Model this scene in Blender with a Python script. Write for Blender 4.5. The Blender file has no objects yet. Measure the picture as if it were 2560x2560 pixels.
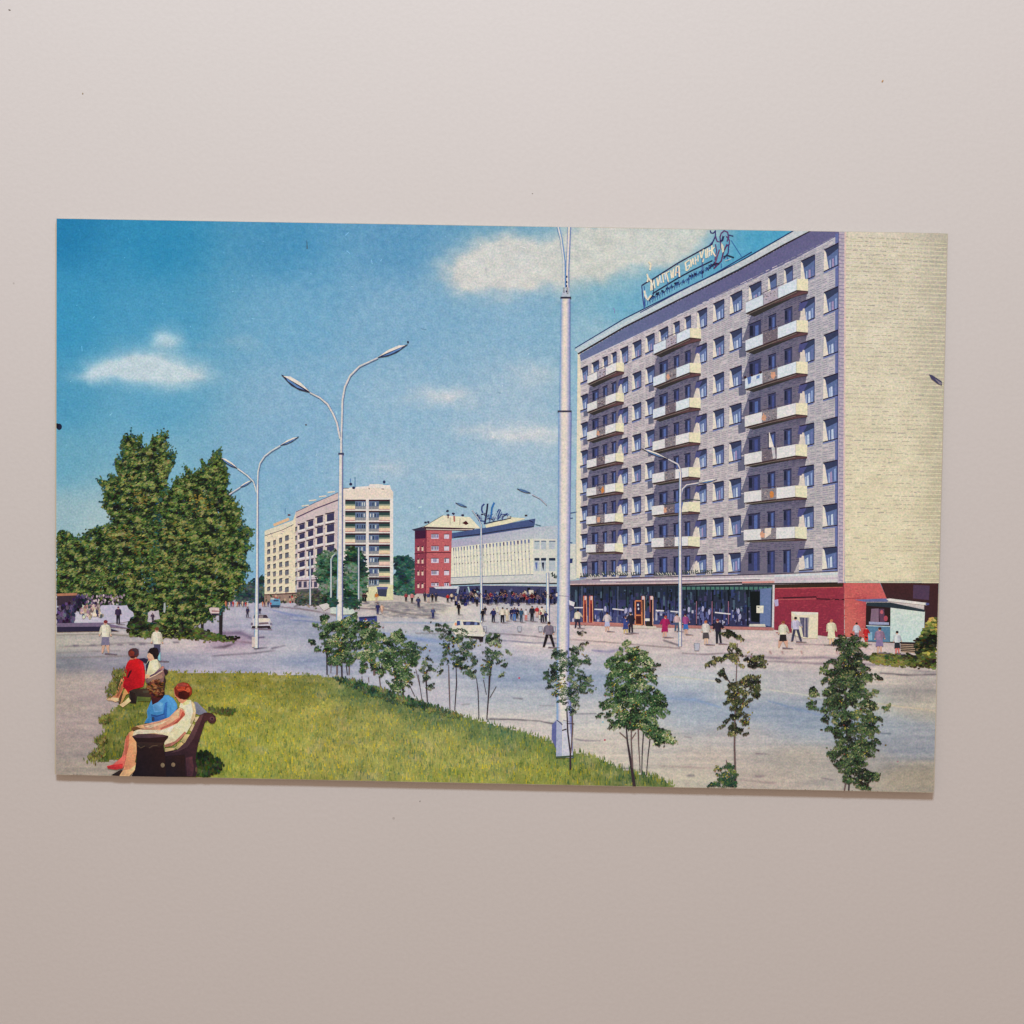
import bpy, math, random
import numpy as np
from mathutils import Matrix, Vector

# ------------------------------------------------------------------ camera, light, exposure
scene = bpy.context.scene
COL = scene.collection
FOV = 49.6
# pose of the camera in the postcard's own frame (card face is z = 0 there)
CAM = (0.003737216554187425, 0.00440224171934073, 0.17534703484400568)
CRX, CRY, CRZ = -0.029424976459320875, 0.008154060770941487, 0.016948385603852978
# the postcard lies almost flat: its lower and right edges stand a little off the surface
CARD = Matrix.Translation((0, 0, 0.00077)) @ Matrix.Rotation(-0.0070, 4, 'X') @ Matrix.Rotation(-0.0012, 4, 'Y')

cam_d = bpy.data.cameras.new('camera'); cam = bpy.data.objects.new('camera', cam_d); COL.objects.link(cam)
cam_d.sensor_width = 36; cam_d.lens = 18 / math.tan(math.radians(FOV / 2)); cam_d.clip_start = 0.005; cam_d.clip_end = 20
RC = (Matrix.Rotation(CRZ, 4, 'Z') @ Matrix.Rotation(CRY, 4, 'Y') @ Matrix.Rotation(CRX, 4, 'X'))
cam.matrix_world = CARD @ Matrix.Translation(CAM) @ RC
scene.camera = cam

world = bpy.data.worlds.new('World'); scene.world = world; world.use_nodes = True
bg = world.node_tree.nodes['Background']; bg.inputs[0].default_value = (0.42, 0.315, 0.245, 1); bg.inputs[1].default_value = 1.0

def area(name, loc, target, size, energy, color):
    d = bpy.data.lights.new(name, 'AREA'); d.shape = 'RECTANGLE'; d.size, d.size_y = size
    d.energy = energy; d.color = color
    o = bpy.data.objects.new(name, d); COL.objects.link(o); o.location = loc
    o.rotation_euler = (Vector(target) - Vector(loc)).to_track_quat('-Z', 'Y').to_euler()
    return o
area('desk_lamp_light', (-0.02, 0.33, 0.285), (0, 0, 0), (0.10, 0.06), 1.42, (0.80, 0.914, 1.0))

scene.view_settings.view_transform = 'Standard'; scene.view_settings.look = 'None'
scene.view_settings.exposure = 0; scene.view_settings.gamma = 1

# ------------------------------------------------------------------ helpers
rng = np.random.default_rng(7)
FPX = 1280 / math.tan(math.radians(FOV / 2))
RM = np.array(RC.to_3x3())
def T(p):
    p = np.asarray(p, float).reshape(-1, 2)
    d = np.stack([(p[:, 0] - 1280) / FPX, -(p[:, 1] - 1280) / FPX, -np.ones(len(p))], 1) @ RM.T
    t = -CAM[2] / d[:, 2]
    return np.stack([CAM[0] + t * d[:, 0], CAM[1] + t * d[:, 1]], 1)

def lin(c):
    c = np.clip(np.asarray(c, float) / 255, 0, 1)
    return np.where(c < .04045, c / 12.92, ((c + .055) / 1.055) ** 2.4)
# light measured on a mid-grey card in this very set-up; turns a seen colour into the ink's own reflectance
def LIGHT(x, y):
    u = (np.asarray(x) - 1280) / 1280; v = (np.asarray(y) - 1280) / 1280
    return LC[0] + LC[1] * u[:, None] + LC[2] * v[:, None] + LC[3] * (u * u)[:, None] + LC[4] * (v * v)[:, None]
LC = np.array([[1, 1, 1], [0, 0, 0], [0, 0, 0], [0, 0, 0], [0, 0, 0]], float)
LC = np.array( [[0.8073, 0.7594, 0.7299], [-0.0088, -0.01, -0.0107], [-0.1577, -0.1805, -0.197], [-0.026, -0.03, -0.0332], [0.0291, 0.0329, 0.036]] )

QUAD = np.array([[141.5, 546.5], [2368, 584], [2334, 1981], [140, 1936]], float)
def inside(P, m=0.0):
    ok = np.ones(len(P), bool)
    for i in range(4):
        a, b = QUAD[i], QUAD[(i + 1) % 4]
        e = b - a; e = e / np.hypot(*e)
        ok &= (e[0] * (P[:, 1] - a[1]) - e[1] * (P[:, 0] - a[0])) > -m
    return ok
def clip(P, Cc):
    P = [np.append(p, c) for p, c in zip(P, Cc)]
    for i in range(4):
        a, b = QUAD[i], QUAD[(i + 1) % 4]; e = b - a
        f = lambda p: e[0] * (p[1] - a[1]) - e[1] * (p[0] - a[0])
        out = []
        for j in range(len(P)):
            p, q = P[j], P[(j + 1) % len(P)]; fp, fq = f(p), f(q)
            if fp >= 0: out.append(p)
            if (fp >= 0) != (fq >= 0): out.append(p + (q - p) * fp / (fp - fq))
        P = out
        if len(P) < 3: return None, None
    P = np.array(P); return P[:, :2], P[:, 2:]

LS = 0.08e-6
BASE, TOP = {}, {}
def base(t):
    if t not in BASE: BASE[t] = max([v for k, v in TOP.items() if k < t] + [0.0]) + 0.4e-6
    return BASE[t]
class Ink:
    """one printed piece of the picture: flat ink shapes given in the card's picture coordinates"""
    def __init__(s, name, parent, tier, label=None, kind=None, mat=None):
        s.name, s.parent, s.tier, s.label, s.kind, s.mat = name, parent, tier, label, kind, mat
        s.V, s.C, s.Z, s.N = [], [], [], []; s.lv = 0
    def add(s, P, c, lv=None):
        P = np.asarray(P, float); c = np.asarray(c, float)
        if c.ndim == 1: c = np.repeat(c[None], len(P), 0)
        if not inside(P).all():
            P, c = clip(P, c)
            if P is None: return s
        x, y = P[:, 0], P[:, 1]
        if (x * np.roll(y, -1) - np.roll(x, -1) * y).sum() > 0: P, c = P[::-1], c[::-1]
        if lv is None: s.lv += 1; lv = s.lv
        s.V.append(P); s.C.append(c); s.Z.append(np.full(len(P), lv * LS)); s.N.append(np.array([len(P)]))
        return s
    def bulk(s, P, c, z):
        """P (n,k,2)  c (n,3)  z (n,)"""
        n, k, _ = P.shape
        ok = inside(P.reshape(-1, 2), 0).reshape(n, k).all(1)
        P, c, z = P[ok], c[ok], z[ok]; n = len(P)
        if n == 0: return s
        s.V.append(P.reshape(-1, 2)); s.C.append(np.repeat(c, k, 0)); s.Z.append(np.repeat(z, k)); s.N.append(np.full(n, k))
        return s
    def line(s, P, w, c, lv=None):
        P = np.asarray(P, float); n = len(P)
        w = np.broadcast_to(np.asarray(w, float), (n,)) / 2
        d = np.gradient(P, axis=0); d /= np.maximum(np.hypot(d[:, 0], d[:, 1]), 1e-6)[:, None]
        nn = np.stack([-d[:, 1], d[:, 0]], 1) * w[:, None]
        A, B = P + nn, P - nn
        if lv is None: s.lv += 1; lv = s.lv
        for i in range(n - 1): s.add([A[i], A[i + 1], B[i + 1], B[i]], c, lv)
        return s
    def shade(s, P, c, L=(.75, -.65), k=.14, step=2.4, n=9, lv=None, sc=9.0):
        P = np.asarray(P, float); c = np.asarray(c, float); s.add(P, c, lv); lo, hi = P.min(0), P.max(0)
        if (hi - lo).min() < 6: return s
        X, Y = np.meshgrid(np.arange(lo[0], hi[0], step), np.arange(lo[1], hi[1], step)); Q = np.stack([X.ravel(), Y.ravel()], 1)
        ok = pip(Q, P) & pip(Q + [step, 0], P) & pip(Q + [step, step], P) & pip(Q + [0, step], P); Q = Q[ok]
        if not len(Q): return s
        def cf(V):
            g = ((V - (lo + hi) / 2) / (hi - lo) * 2) @ np.array(L); f = fbm(V[:, 0] / sc, V[:, 1] / sc, 3, 13) - .5
            return c * (1 + k * g + .20 * f)[:, None] + np.array([6, 0, -5]) * g[:, None]
        C4 = [Q, Q + [0, step], Q + [step, step], Q + [step, 0]]; V = np.stack(C4, 1).reshape(-1, 2); ok = inside(V).reshape(-1, 4).all(1).repeat(4); V = V[ok]
        s.V.append(V); s.C.append(cf(V)); s.Z.append(np.full(len(V), (s.lv if lv is None else lv) * LS + LS * .5)); s.N.append(np.full(len(V) // 4, 4)); return s
    def ell(s, x, y, rx, ry, c, rot=0, n=14, lv=None, wob=0.0):
        t = np.linspace(0, 2 * np.pi, n, endpoint=False)
        r = 1 + wob * rng.normal(size=n)
        X, Y = rx * r * np.cos(t), ry * r * np.sin(t)
        return s.add(np.stack([x + X * math.cos(rot) - Y * math.sin(rot), y + X * math.sin(rot) + Y * math.cos(rot)], 1), c, lv)
    def grid(s, x0, y0, x1, y1, nx, ny, fn, keep=None):
        X, Y = np.meshgrid(np.linspace(0, 1, nx + 1), np.linspace(0, 1, ny + 1))
        if x0 is None:      # whole card: bilinear in the quad
            a, b, c, d = QUAD
            P = (a * ((1 - X) * (1 - Y))[..., None] + b * (X * (1 - Y))[..., None] + c * (X * Y)[..., None] + d * ((1 - X) * Y)[..., None]).reshape(-1, 2)
        else:
            P = np.stack([x0 + X * (x1 - x0), y0 + Y * (y1 - y0)], 2).reshape(-1, 2)
        for j in range(4):      # vertices just past the card's edge slide back onto it
            a_, b_ = QUAD[j], QUAD[(j + 1) % 4]; e_ = (b_ - a_) / np.hypot(*(b_ - a_)); n_ = np.array([-e_[1], e_[0]])
            dd = (P - a_) @ n_; kk = (dd < 0) & (dd > -(max((x1 - x0) / nx, (y1 - y0) / ny) * 1.02 if x0 is not None else 9)); P[kk] -= n_ * dd[kk][:, None]
        C = fn(P[:, 0], P[:, 1])
        i = np.arange(ny)[:, None] * (nx + 1) + np.arange(nx)[None]
        F = np.stack([i, i + nx + 1, i + nx + 2, i + 1], 2).reshape(-1, 4)
        k = np.ones(len(P), bool) if keep is None else keep(P[:, 0], P[:, 1])
        if x0 is not None: k &= inside(P, .01)
        F = F[k[F].all(1)]
        s.G = (P, C, F)
        return s
    def done(s):
        if hasattr(s, 'G'):
            P, C, F = s.G; z = np.zeros(len(P)); idx = F.reshape(-1); N = np.full(len(F), 4)
            u, idx = np.unique(idx, return_inverse=True); P, C, z = P[u], C[u], z[u]
            off = len(P)
            if s.V:
                P2, C2, z2, N2 = np.concatenate(s.V), np.concatenate(s.C), np.concatenate(s.Z), np.concatenate(s.N)
                P, C, z = np.concatenate([P, P2]), np.concatenate([C, C2]), np.concatenate([z, z2])
                idx = np.concatenate([idx, off + np.arange(len(P2))]); N = np.concatenate([N, N2])
        else:
            if not s.V: return None
            P, C, z, N = np.concatenate(s.V), np.concatenate(s.C), np.concatenate(s.Z), np.concatenate(s.N)
            idx = np.arange(len(P))
        C = C + (C @ np.array([.3, .59, .11]))[:, None] * .09 - C * .09
        L = T(P); z = z + base(s.tier); TOP[s.tier] = max(TOP.get(s.tier, 0), z.max()); co = np.column_stack([L, z]).astype(np.float32)
        m = bpy.data.meshes.new(s.name)
        m.vertices.add(len(co)); m.vertices.foreach_set('co', co.ravel())
        m.loops.add(len(idx)); m.loops.foreach_set('vertex_index', idx.astype(np.int32))
        m.polygons.add(len(N)); st = np.concatenate([[0], np.cumsum(N)[:-1]]).astype(np.int32)
        m.polygons.foreach_set('loop_start', st); m.polygons.foreach_set('loop_total', N.astype(np.int32))
        m.update(calc_edges=True); m.validate()
        A = m.attributes.new('ink', 'FLOAT_COLOR', 'POINT')
        R = np.clip(lin(C) / LIGHT(P[:, 0], P[:, 1]), .008, .93)
        A.data.foreach_set('color', np.column_stack([R, np.ones(len(R))]).astype(np.float32).ravel())
        m.materials.append(s.mat or M_INK)
        o = bpy.data.objects.new(s.name, m); COL.objects.link(o); o.parent = s.parent
        if s.label: o['label'] = s.label
        if s.kind: o['kind'] = s.kind
        s.V = s.C = s.Z = s.N = None
        return o

def q(x0, y0, k):
    return lambda pts: [(x0 + a * k, y0 + b * k) for a, b in pts]

_perm = np.random.default_rng(3).random((256, 256))
def vnoise(x, y, o=0):
    x = np.asarray(x, float) + o * 17.3; y = np.asarray(y, float) + o * 9.1
    xi, yi = np.floor(x).astype(int), np.floor(y).astype(int); fx, fy = x - xi, y - yi
    fx = fx * fx * (3 - 2 * fx); fy = fy * fy * (3 - 2 * fy)
    g = lambda a, b: _perm[a % 256, b % 256]
    return (g(xi, yi) * (1 - fx) + g(xi + 1, yi) * fx) * (1 - fy) + (g(xi, yi + 1) * (1 - fx) + g(xi + 1, yi + 1) * fx) * fy
def fbm(x, y, n=4, o=0):
    t = 0; a = .5; w = 0
    for i in range(n): t = t + a * vnoise(x * 2 ** i, y * 2 ** i, o + i); w += a; a *= .55
    return t / w
def pip(P, poly):
    poly = np.asarray(poly, float); x, y = P[:, 0], P[:, 1]; r = np.zeros(len(P), bool); j = len(poly) - 1
    for i in range(len(poly)):
        xi, yi = poly[i]; xj, yj = poly[j]
        c = ((yi > y) != (yj > y)) & (x < (xj - xi) * (y - yi) / (yj - yi + 1e-12) + xi); r ^= c; j = i
    return r
def smooth(a, b, t):
    t = np.clip((t - a) / (b - a), 0, 1); return t * t * (3 - 2 * t)
def shep(tab, x, y, ax=1.0, ay=1.0, p=1.6):
    tab = np.array(tab, float); num = 0; den = 0
    for r in tab:
        w = 1 / (((x - r[0]) * ax) ** 2 + ((y - r[1]) * ay) ** 2 + 900) ** p
        num = num + w[:, None] * r[2:5]; den = den + w[:, None]
    return num / den
def pal(P, t):
    P = np.array(P, float); t = np.clip(t, 0, .9999) * (len(P) - 1); i = t.astype(int); f = (t - i)[:, None]
    return P[i] * (1 - f) + P[i + 1] * f

def foliage(ink, poly, n, size, colors, nz=(26, 18), el=1.7, jit=3.0, band=4.5e-6, con=1.0, rot=(-.5, .5), hole=0.0, base=None, rnd=.16, sat=9, bias=0, seed=0, relief=0.0):
    poly = np.asarray(poly, float)
    if base is not None:
        c = poly.mean(0); ink.add(c + (poly - c) * .93, base, 0)
    lo, hi = poly.min(0), poly.max(0); pts = np.zeros((0, 2))
    while len(pts) < n:
        p = lo + rng.random((n * 2, 2)) * (hi - lo); pts = np.concatenate([pts, p[pip(p, poly)]])
    pts = pts[:n] + rng.normal(size=(n, 2)) * jit
    f = fbm(pts[:, 0] / nz[0], pts[:, 1] / nz[1], 3, seed)
    if relief: bias = bias + relief * (fbm((pts[:, 0] - 3 + pts[:, 1] * .35) / nz[0], (pts[:, 1] + 4) / nz[1], 4, seed) - fbm((pts[:, 0] + 3 + pts[:, 1] * .35) / nz[0], (pts[:, 1] - 4) / nz[1], 4, seed))
    if hole > 0:
        g = fbm(pts[:, 0] / (nz[0] * .6), pts[:, 1] / (nz[1] * .6), 2, seed + 5); k = g > hole
        pts, f = pts[k], f[k]; n = len(pts)
    t = .5 + con * 2.0 * (f - .5) + rng.normal(size=n) * rnd + bias
    col = pal(colors, t) + rng.normal(size=(n, 3)) * sat
    s = size[0] + rng.random(n) * (size[1] - size[0]); a = rot[0] + rng.random(n) * (rot[1] - rot[0])
    th = np.array([0, 60, 120, 180, 240, 300]) * math.pi / 180
    X = np.cos(th)[None] * (s * el / 2)[:, None]; Y = np.sin(th)[None] * (s / 2)[:, None] * .95
    ca, sa = np.cos(a)[:, None], np.sin(a)[:, None]
    P = np.stack([pts[:, 0:1] + X * ca - Y * sa, pts[:, 1:2] + X * sa + Y * ca], 2)
    ink.bulk(P[:, ::-1], col, LS * 4 + rng.random(n) * band)
    return ink

def leaves(pts, s, el, a):
    th = np.array([0, 60, 120, 180, 240, 300]) * math.pi / 180
    X = np.cos(th)[None] * (s * el / 2)[:, None]; Y = np.sin(th)[None] * (s / 2)[:, None]
    ca, sa = np.cos(a)[:, None], np.sin(a)[:, None]
    return np.stack([pts[:, 0:1] + X * ca - Y * sa, pts[:, 1:2] + X * sa + Y * ca], 2)[:, ::-1]
def sprigs(ink, poly, n, L, size, colors, seed=0):
    # loose twigs of leaves that break up the outline of a crown
    poly = np.asarray(poly, float); c = poly.mean(0); nx_ = np.roll(poly, -1, 0); ln = np.hypot(*(nx_ - poly).T); k = rng.choice(len(poly), n, p=ln / ln.sum())
    p = poly[k] + (nx_ - poly)[k] * rng.random((n, 1)); d = p - c; d /= np.hypot(*d.T)[:, None]; d = d + [0, -.35] + rng.normal(size=(n, 2)) * .45; d /= np.hypot(*d.T)[:, None]
    LL = L * (.35 + rng.random(n)); m = 7
    for j in range(m):
        f = j / (m - 1) - .35; q_ = p + d * (LL * f)[:, None] + rng.normal(size=(n, 2)) * 1.6
        sz = (size[0] + rng.random(n) * (size[1] - size[0])) * (1.15 - .5 * max(f, 0)); t = .30 + .35 * rng.random(n) + .12 * f
        ink.bulk(leaves(q_, sz, 1.7, rng.random(n) * 2 - 1), pal(colors, t) + rng.normal(size=(n, 3)) * 7, LS * 4 + rng.random(n) * 4.5e-6)
def sprays(ink, poly, m, ln, size, colors, seed=0, hole=.40, nz=(14, 11), flip=None):
    # feather-shaped compound leaves, each a midrib with paired leaflets
    poly = np.asarray(poly, float); lo, hi = poly.min(0), poly.max(0); pts = np.zeros((0, 2)); cx = poly[:, 0].mean()
    while len(pts) < m:
        p = lo + rng.random((m * 2 + 8, 2)) * (hi - lo); pts = np.concatenate([pts, p[pip(p, poly)]])
    pts = pts[:m]; g = fbm(pts[:, 0] / nz[0], pts[:, 1] / nz[1], 3, seed); pts = pts[g > hole]; m = len(pts)
    if not m: return
    sg = np.where(rng.random(m) < .5 + .4 * np.tanh((pts[:, 0] - cx) / 30), 1, -1); a = sg * 1.0 * (.15 + rng.random(m) * .75); d = np.stack([np.cos(a) * sg, np.abs(np.sin(a)) * np.where(rng.random(m) < .75, 1, -.6)], 1); nn = np.stack([-d[:, 1], d[:, 0]], 1)
    LL = ln * (.7 + .6 * rng.random(m)); br_ = .43 + .6 * (fbm(pts[:, 0] / 16, pts[:, 1] / 9, 3, seed + 3) - .5) * 2 + rng.normal(size=m) * .14; ang = np.arctan2(d[:, 1], d[:, 0])
    for j in range(6):
        f = j / 5 - .5
        for sd in (-1, 1):
            q_ = pts + d * (LL * f)[:, None] + nn * (sd * size * .62 * (1.15 - abs(f))) + rng.normal(size=(m, 2)) * .5
            sz = size * (.62 + .3 * rng.random(m)); ink.bulk(leaves(q_, sz, 1.75, ang + sd * .85), pal(colors, br_ + rng.normal(size=m) * .12) + rng.normal(size=(m, 3)) * 6, LS * 4 + rng.random(m) * 4.5e-6)

# ------------------------------------------------------------------ materials
def nodes(name):
    m = bpy.data.materials.new(name); m.use_nodes = True; return m, m.node_tree.nodes, m.node_tree.links, m.node_tree.nodes['Principled BSDF']
def math_node(N, L, op, a, b):
    n = N.new('ShaderNodeMath'); n.operation = op
    for i, v in enumerate((a, b)):
        if isinstance(v, (int, float)): n.inputs[i].default_value = v
        else: L.new(v, n.inputs[i])
    return n.outputs[0]

def make_ink(name='printed_ink', grain=.42, fine=3200, coarse=800):
    m, N, L, B = nodes(name)
    tc = N.new('ShaderNodeTexCoord'); at = N.new('ShaderNodeAttribute'); at.attribute_name = 'ink'
    sep = N.new('ShaderNodeSeparateColor'); L.new(at.outputs['Color'], sep.inputs[0])
    com = N.new('ShaderNodeCombineColor')
    n1 = N.new('ShaderNodeTexNoise'); n1.inputs['Scale'].default_value = fine; n1.inputs['Detail'].default_value = 2.5; n1.inputs['Roughness'].default_value = .75
    n2 = N.new('ShaderNodeTexNoise'); n2.inputs['Scale'].default_value = coarse; n2.inputs['Detail'].default_value = 2
    L.new(tc.outputs['Object'], n1.inputs['Vector']); L.new(tc.outputs['Object'], n2.inputs['Vector'])
    s1 = N.new('ShaderNodeSeparateColor'); L.new(n1.outputs['Color'], s1.inputs[0])
    for i, g in enumerate((1.3, .9, .75)):
        a = math_node(N, L, 'MULTIPLY_ADD', s1.outputs[0], grain * 1.6); a.node.inputs[2].default_value = 1 - grain * .8
        b = math_node(N, L, 'MULTIPLY_ADD', s1.outputs[i], grain * g); b.node.inputs[2].default_value = 1 - grain * g / 2
        c = math_node(N, L, 'MULTIPLY_ADD', n2.outputs['Fac'], grain * .5); c.node.inputs[2].default_value = 1 - grain * .25
        v = math_node(N, L, 'MULTIPLY', math_node(N, L, 'MULTIPLY', a, b), math_node(N, L, 'MULTIPLY', c, sep.outputs[i]))
        L.new(v, com.inputs[i])
    L.new(com.outputs[0], B.inputs['Base Color'])
    B.inputs['Roughness'].default_value = .6; B.inputs['Specular IOR Level'].default_value = .12
    return m
M_INK = make_ink()

def make_paper(name, col, scale, amt, bump):
    m, N, L, B = nodes(name)
    tc = N.new('ShaderNodeTexCoord'); n = N.new('ShaderNodeTexNoise'); n.inputs['Scale'].default_value = scale; n.inputs['Detail'].default_value = 4
    n2 = N.new('ShaderNodeTexNoise'); n2.inputs['Scale'].default_value = 22; n2.inputs['Detail'].default_value = 3
    L.new(tc.outputs['Object'], n.inputs['Vector']); L.new(tc.outputs['Object'], n2.inputs['Vector'])
    r = N.new('ShaderNodeValToRGB'); r.color_ramp.elements[0].position = .25; r.color_ramp.elements[1].position = .75
    c = np.array(col); r.color_ramp.elements[0].color = (*(c * (1 - amt)), 1); r.color_ramp.elements[1].color = (*(c * (1 + amt)), 1)
    L.new(n.outputs['Fac'], r.inputs[0])
    mx = N.new('ShaderNodeMix'); mx.data_type = 'RGBA'; mx.blend_type = 'MULTIPLY'; mx.inputs[0].default_value = 1
    r2 = N.new('ShaderNodeValToRGB'); r2.color_ramp.elements[0].position = .3; r2.color_ramp.elements[1].position = .7
    r2.color_ramp.elements[0].color = (.985, .99, .985, 1); r2.color_ramp.elements[1].color = (1, 1, 1, 1)
    L.new(n2.outputs['Fac'], r2.inputs[0]); L.new(r.outputs[0], mx.inputs[6]); L.new(r2.outputs[0], mx.inputs[7])
    # tiny pits and flecks in the sheet
    v = N.new('ShaderNodeTexVoronoi'); v.inputs['Scale'].default_value = 130; L.new(tc.outputs['Object'], v.inputs['Vector'])
    pv = N.new('ShaderNodeSeparateColor'); L.new(v.outputs['Color'], pv.inputs[0])
    on = math_node(N, L, 'GREATER_THAN', pv.outputs[0], .93)
    sp = math_node(N, L, 'LESS_THAN', v.outputs['Distance'], .028)
    fl = math_node(N, L, 'MULTIPLY', math_node(N, L, 'MULTIPLY', on, sp), .30)
    m3 = N.new('ShaderNodeMix'); m3.data_type = 'RGBA'; L.new(fl, m3.inputs[0]); L.new(mx.outputs[2], m3.inputs[6]); m3.inputs[7].default_value = (.22, .18, .16, 1)
    L.new(m3.outputs[2], B.inputs['Base Color'])
    b = N.new('ShaderNodeBump'); b.inputs['Strength'].default_value = bump; b.inputs['Distance'].default_value = .0001
    L.new(n.outputs['Fac'], b.inputs['Height']); L.new(b.outputs[0], B.inputs['Normal'])
    B.inputs['Roughness'].default_value = .85; B.inputs['Specular IOR Level'].default_value = .15
    return m
M_TABLE = make_paper('smooth_matte_white', (.720, .672, .656), 1500, .018, .25)
M_STOCK = make_paper('card_stock_paper', (.60, .52, .40), 1500, .03, .2)

# ------------------------------------------------------------------ surface and card
def plane(name, pts, mat):
    m = bpy.data.meshes.new(name); m.from_pydata(pts, [], [list(range(len(pts)))]); m.materials.append(mat)
    o = bpy.data.objects.new(name, m); COL.objects.link(o); return o
t = plane('white_surface', [(-.9, -.9, 0), (.9, -.9, 0), (.9, .9, 0), (-.9, .9, 0)], M_TABLE); t['kind'] = 'structure'

card = bpy.data.objects.new('postcard', None); COL.objects.link(card); card.matrix_world = CARD; card.empty_display_size = .02
card['label'] = 'old colour postcard of a city street with tall apartment blocks, lying on a white surface'
card['category'] = 'postcard'

# paper body: a thin sheet with slightly worn edges, top face just under the ink
q4 = T(QUAD); E = []
for i in range(4):
    a, b = q4[i], q4[(i + 1) % 4]; n = 90
    d = (b - a) / np.hypot(*(b - a)); nn = np.array([d[1], -d[0]])
    for k in range(n):
        out = 0.00004 + .00005 * (vnoise(k * .9, i * 7.7) - .3)
        if i == 3: out += .00016
        if i == 1: out += .00006
        E.append(a + (b - a) * k / n - nn * out)
E = np.array(E)
th = .00032
top = [(x, y, -2e-6) for x, y in E]; bot = [(x, y, -th) for x, y in E]; n = len(E)
m = bpy.data.meshes.new('paper_sheet')
m.from_pydata(top + bot, [], [list(range(n))[::-1], list(range(n, 2 * n))] + [[i, (i + 1) % n, n + (i + 1) % n, n + i] for i in range(n)])
m.materials.append(M_STOCK); o = bpy.data.objects.new('paper_sheet', m); COL.objects.link(o); o.parent = card
o['label'] = 'cream card stock showing as a thin rim along the edges'


# ------------------------------------------------------------------ the printed picture: sky and clouds
SKY = [(150,560,28,124,170),(400,600,40,138,182),(700,600,60,142,182),(1000,600,80,148,184),(1250,600,82,150,180),(1480,640,110,165,185),(1760,600,85,160,190),(1900,600,70,160,195),
 (150,800,52,145,184),(400,800,68,152,190),(700,800,100,164,194),(1000,800,114,167,194),(1300,790,122,171,195),(1560,760,105,170,195),(1500,850,140,182,198),
 (150,1000,72,150,182),(400,1020,88,160,192),(700,1000,122,171,196),(1000,1000,132,176,197),(1300,1000,148,182,198),(150,1150,100,162,182),(400,1150,120,174,195),
 (650,1150,120,170,196),(1000,1200,143,180,197),(1300,1250,155,185,198),(150,1300,146,176,180),(250,1330,162,186,186),(600,1350,132,178,198),(1000,1380,150,184,198),(640,1480,122,170,198),(1400,1400,165,185,195)]
CLOUDS = {
 'a': [(1170,690,60,34,.9),(1230,660,75,50,1),(1260,625,55,34,1),(1330,660,95,48,1),(1430,660,90,48,1),(1520,630,80,50,1),(1600,600,90,40,1),(1540,585,80,28,1),(1690,600,80,34,.9),(1650,640,70,24,.7),(1760,575,60,18,.6),(1300,712,70,20,.5)],
 'b': [(222,938,40,14,.5),(256,926,34,22,.6),(310,922,55,24,.7),(358,914,66,36,1.0),(420,928,66,30,.9),(482,942,50,20,.6)],
 'c': [(414,846,30,24,.85),(424,858,26,16,.4)],
 'd': [(1100,995,65,20,.65),(1140,990,40,18,.4)],
 'e': [(1350,930,50,22,.45)],
 'f': [(1320,1085,80,26,.6),(1260,1080,50,16,.4),(1390,1090,60,22,.4)],
 'g': [(1180,1074,56,18,.38)],
 'h': [(965,1174,46,16,.40)],
 'i': [(1160,1190,46,12,.38)],
 'j': [(600,850,40,14,.20),(510,862,26,10,.16)],
}
CCOL = {'a': (211, 207, 192), 'b': (198, 211, 214), 'c': (178, 204, 214)}
def cden(k, x, y):
    kk = .55 if k in 'bc' else 1.0; wx = (fbm(x / 45, y / 30, 4, 2) - .5) * 60 * kk; wy = (fbm(x / 45, y / 30, 4, 9) - .5) * 40 * kk
    d = 0
    for cx, cy, rx, ry, a in CLOUDS[k]:
        r = ((x + wx - cx) / rx) ** 2 + ((y + wy - cy) / ry) ** 2
        d = d + a * np.exp(-r ** .95 * .8)
    return np.clip(d, 0, 1.0) if k != 'a' else np.clip(d, 0, 1.0) * .93
def skycol(x, y):
    c = shep(SKY, x, y)
    for k in CLOUDS:
        d = cden(k, x, y)[:, None]
        cc = np.array(CCOL.get(k, (205, 208, 204)), float) + (fbm(x / 30, y / 18, 3, 4)[:, None] - .5) * 22
        c = c * (1 - d * .93) + cc * d * .93
    c = c + (smooth(350, 800, x) * (1 - smooth(1250, 1500, x) * .6) * (1 - smooth(1150, 1400, y) * .6))[:, None] * np.array([9, 4, 8]) + smooth(100, 600, 700 - x)[:, None] * np.array([0, 3, 8])
    m = fbm(x / 9, y / 9, 2, 6) - .5; f = smooth(150, 900, x)
    c = c + (m * 20 * (.4 + .6 * f))[:, None] * np.array([1.25, .8, .45])
    return c
Ink('printed_sky', card, 0, 'printed blue sky, deep at the left and pale towards the roofs').grid(None, 0, 0, 0, 420, 265, skycol, keep=lambda x, y: y < 1560).done()
for k in 'abcdefghi':
    e = np.array(CLOUDS[k]); x0, x1 = (e[:, 0] - e[:, 2] * 1.5).min(), (e[:, 0] + e[:, 2] * 1.5).max(); y0, y1 = (e[:, 1] - e[:, 3] * 1.8).min(), (e[:, 1] + e[:, 3] * 1.8).max()
    lab = {'a': 'large cream cloud printed behind the tall lamp top', 'b': 'long white cloud printed at the left', 'c': 'small round cloud printed above the long one'}.get(k)
    Ink('printed_cloud', card, 1 + .1 * 'abcdefghi'.index(k), lab).grid(x0, y0, x1, y1, int((x1 - x0) / 5), int((y1 - y0) / 5), skycol, keep=lambda x, y: cden(k, x, y) > .17).done()

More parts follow.
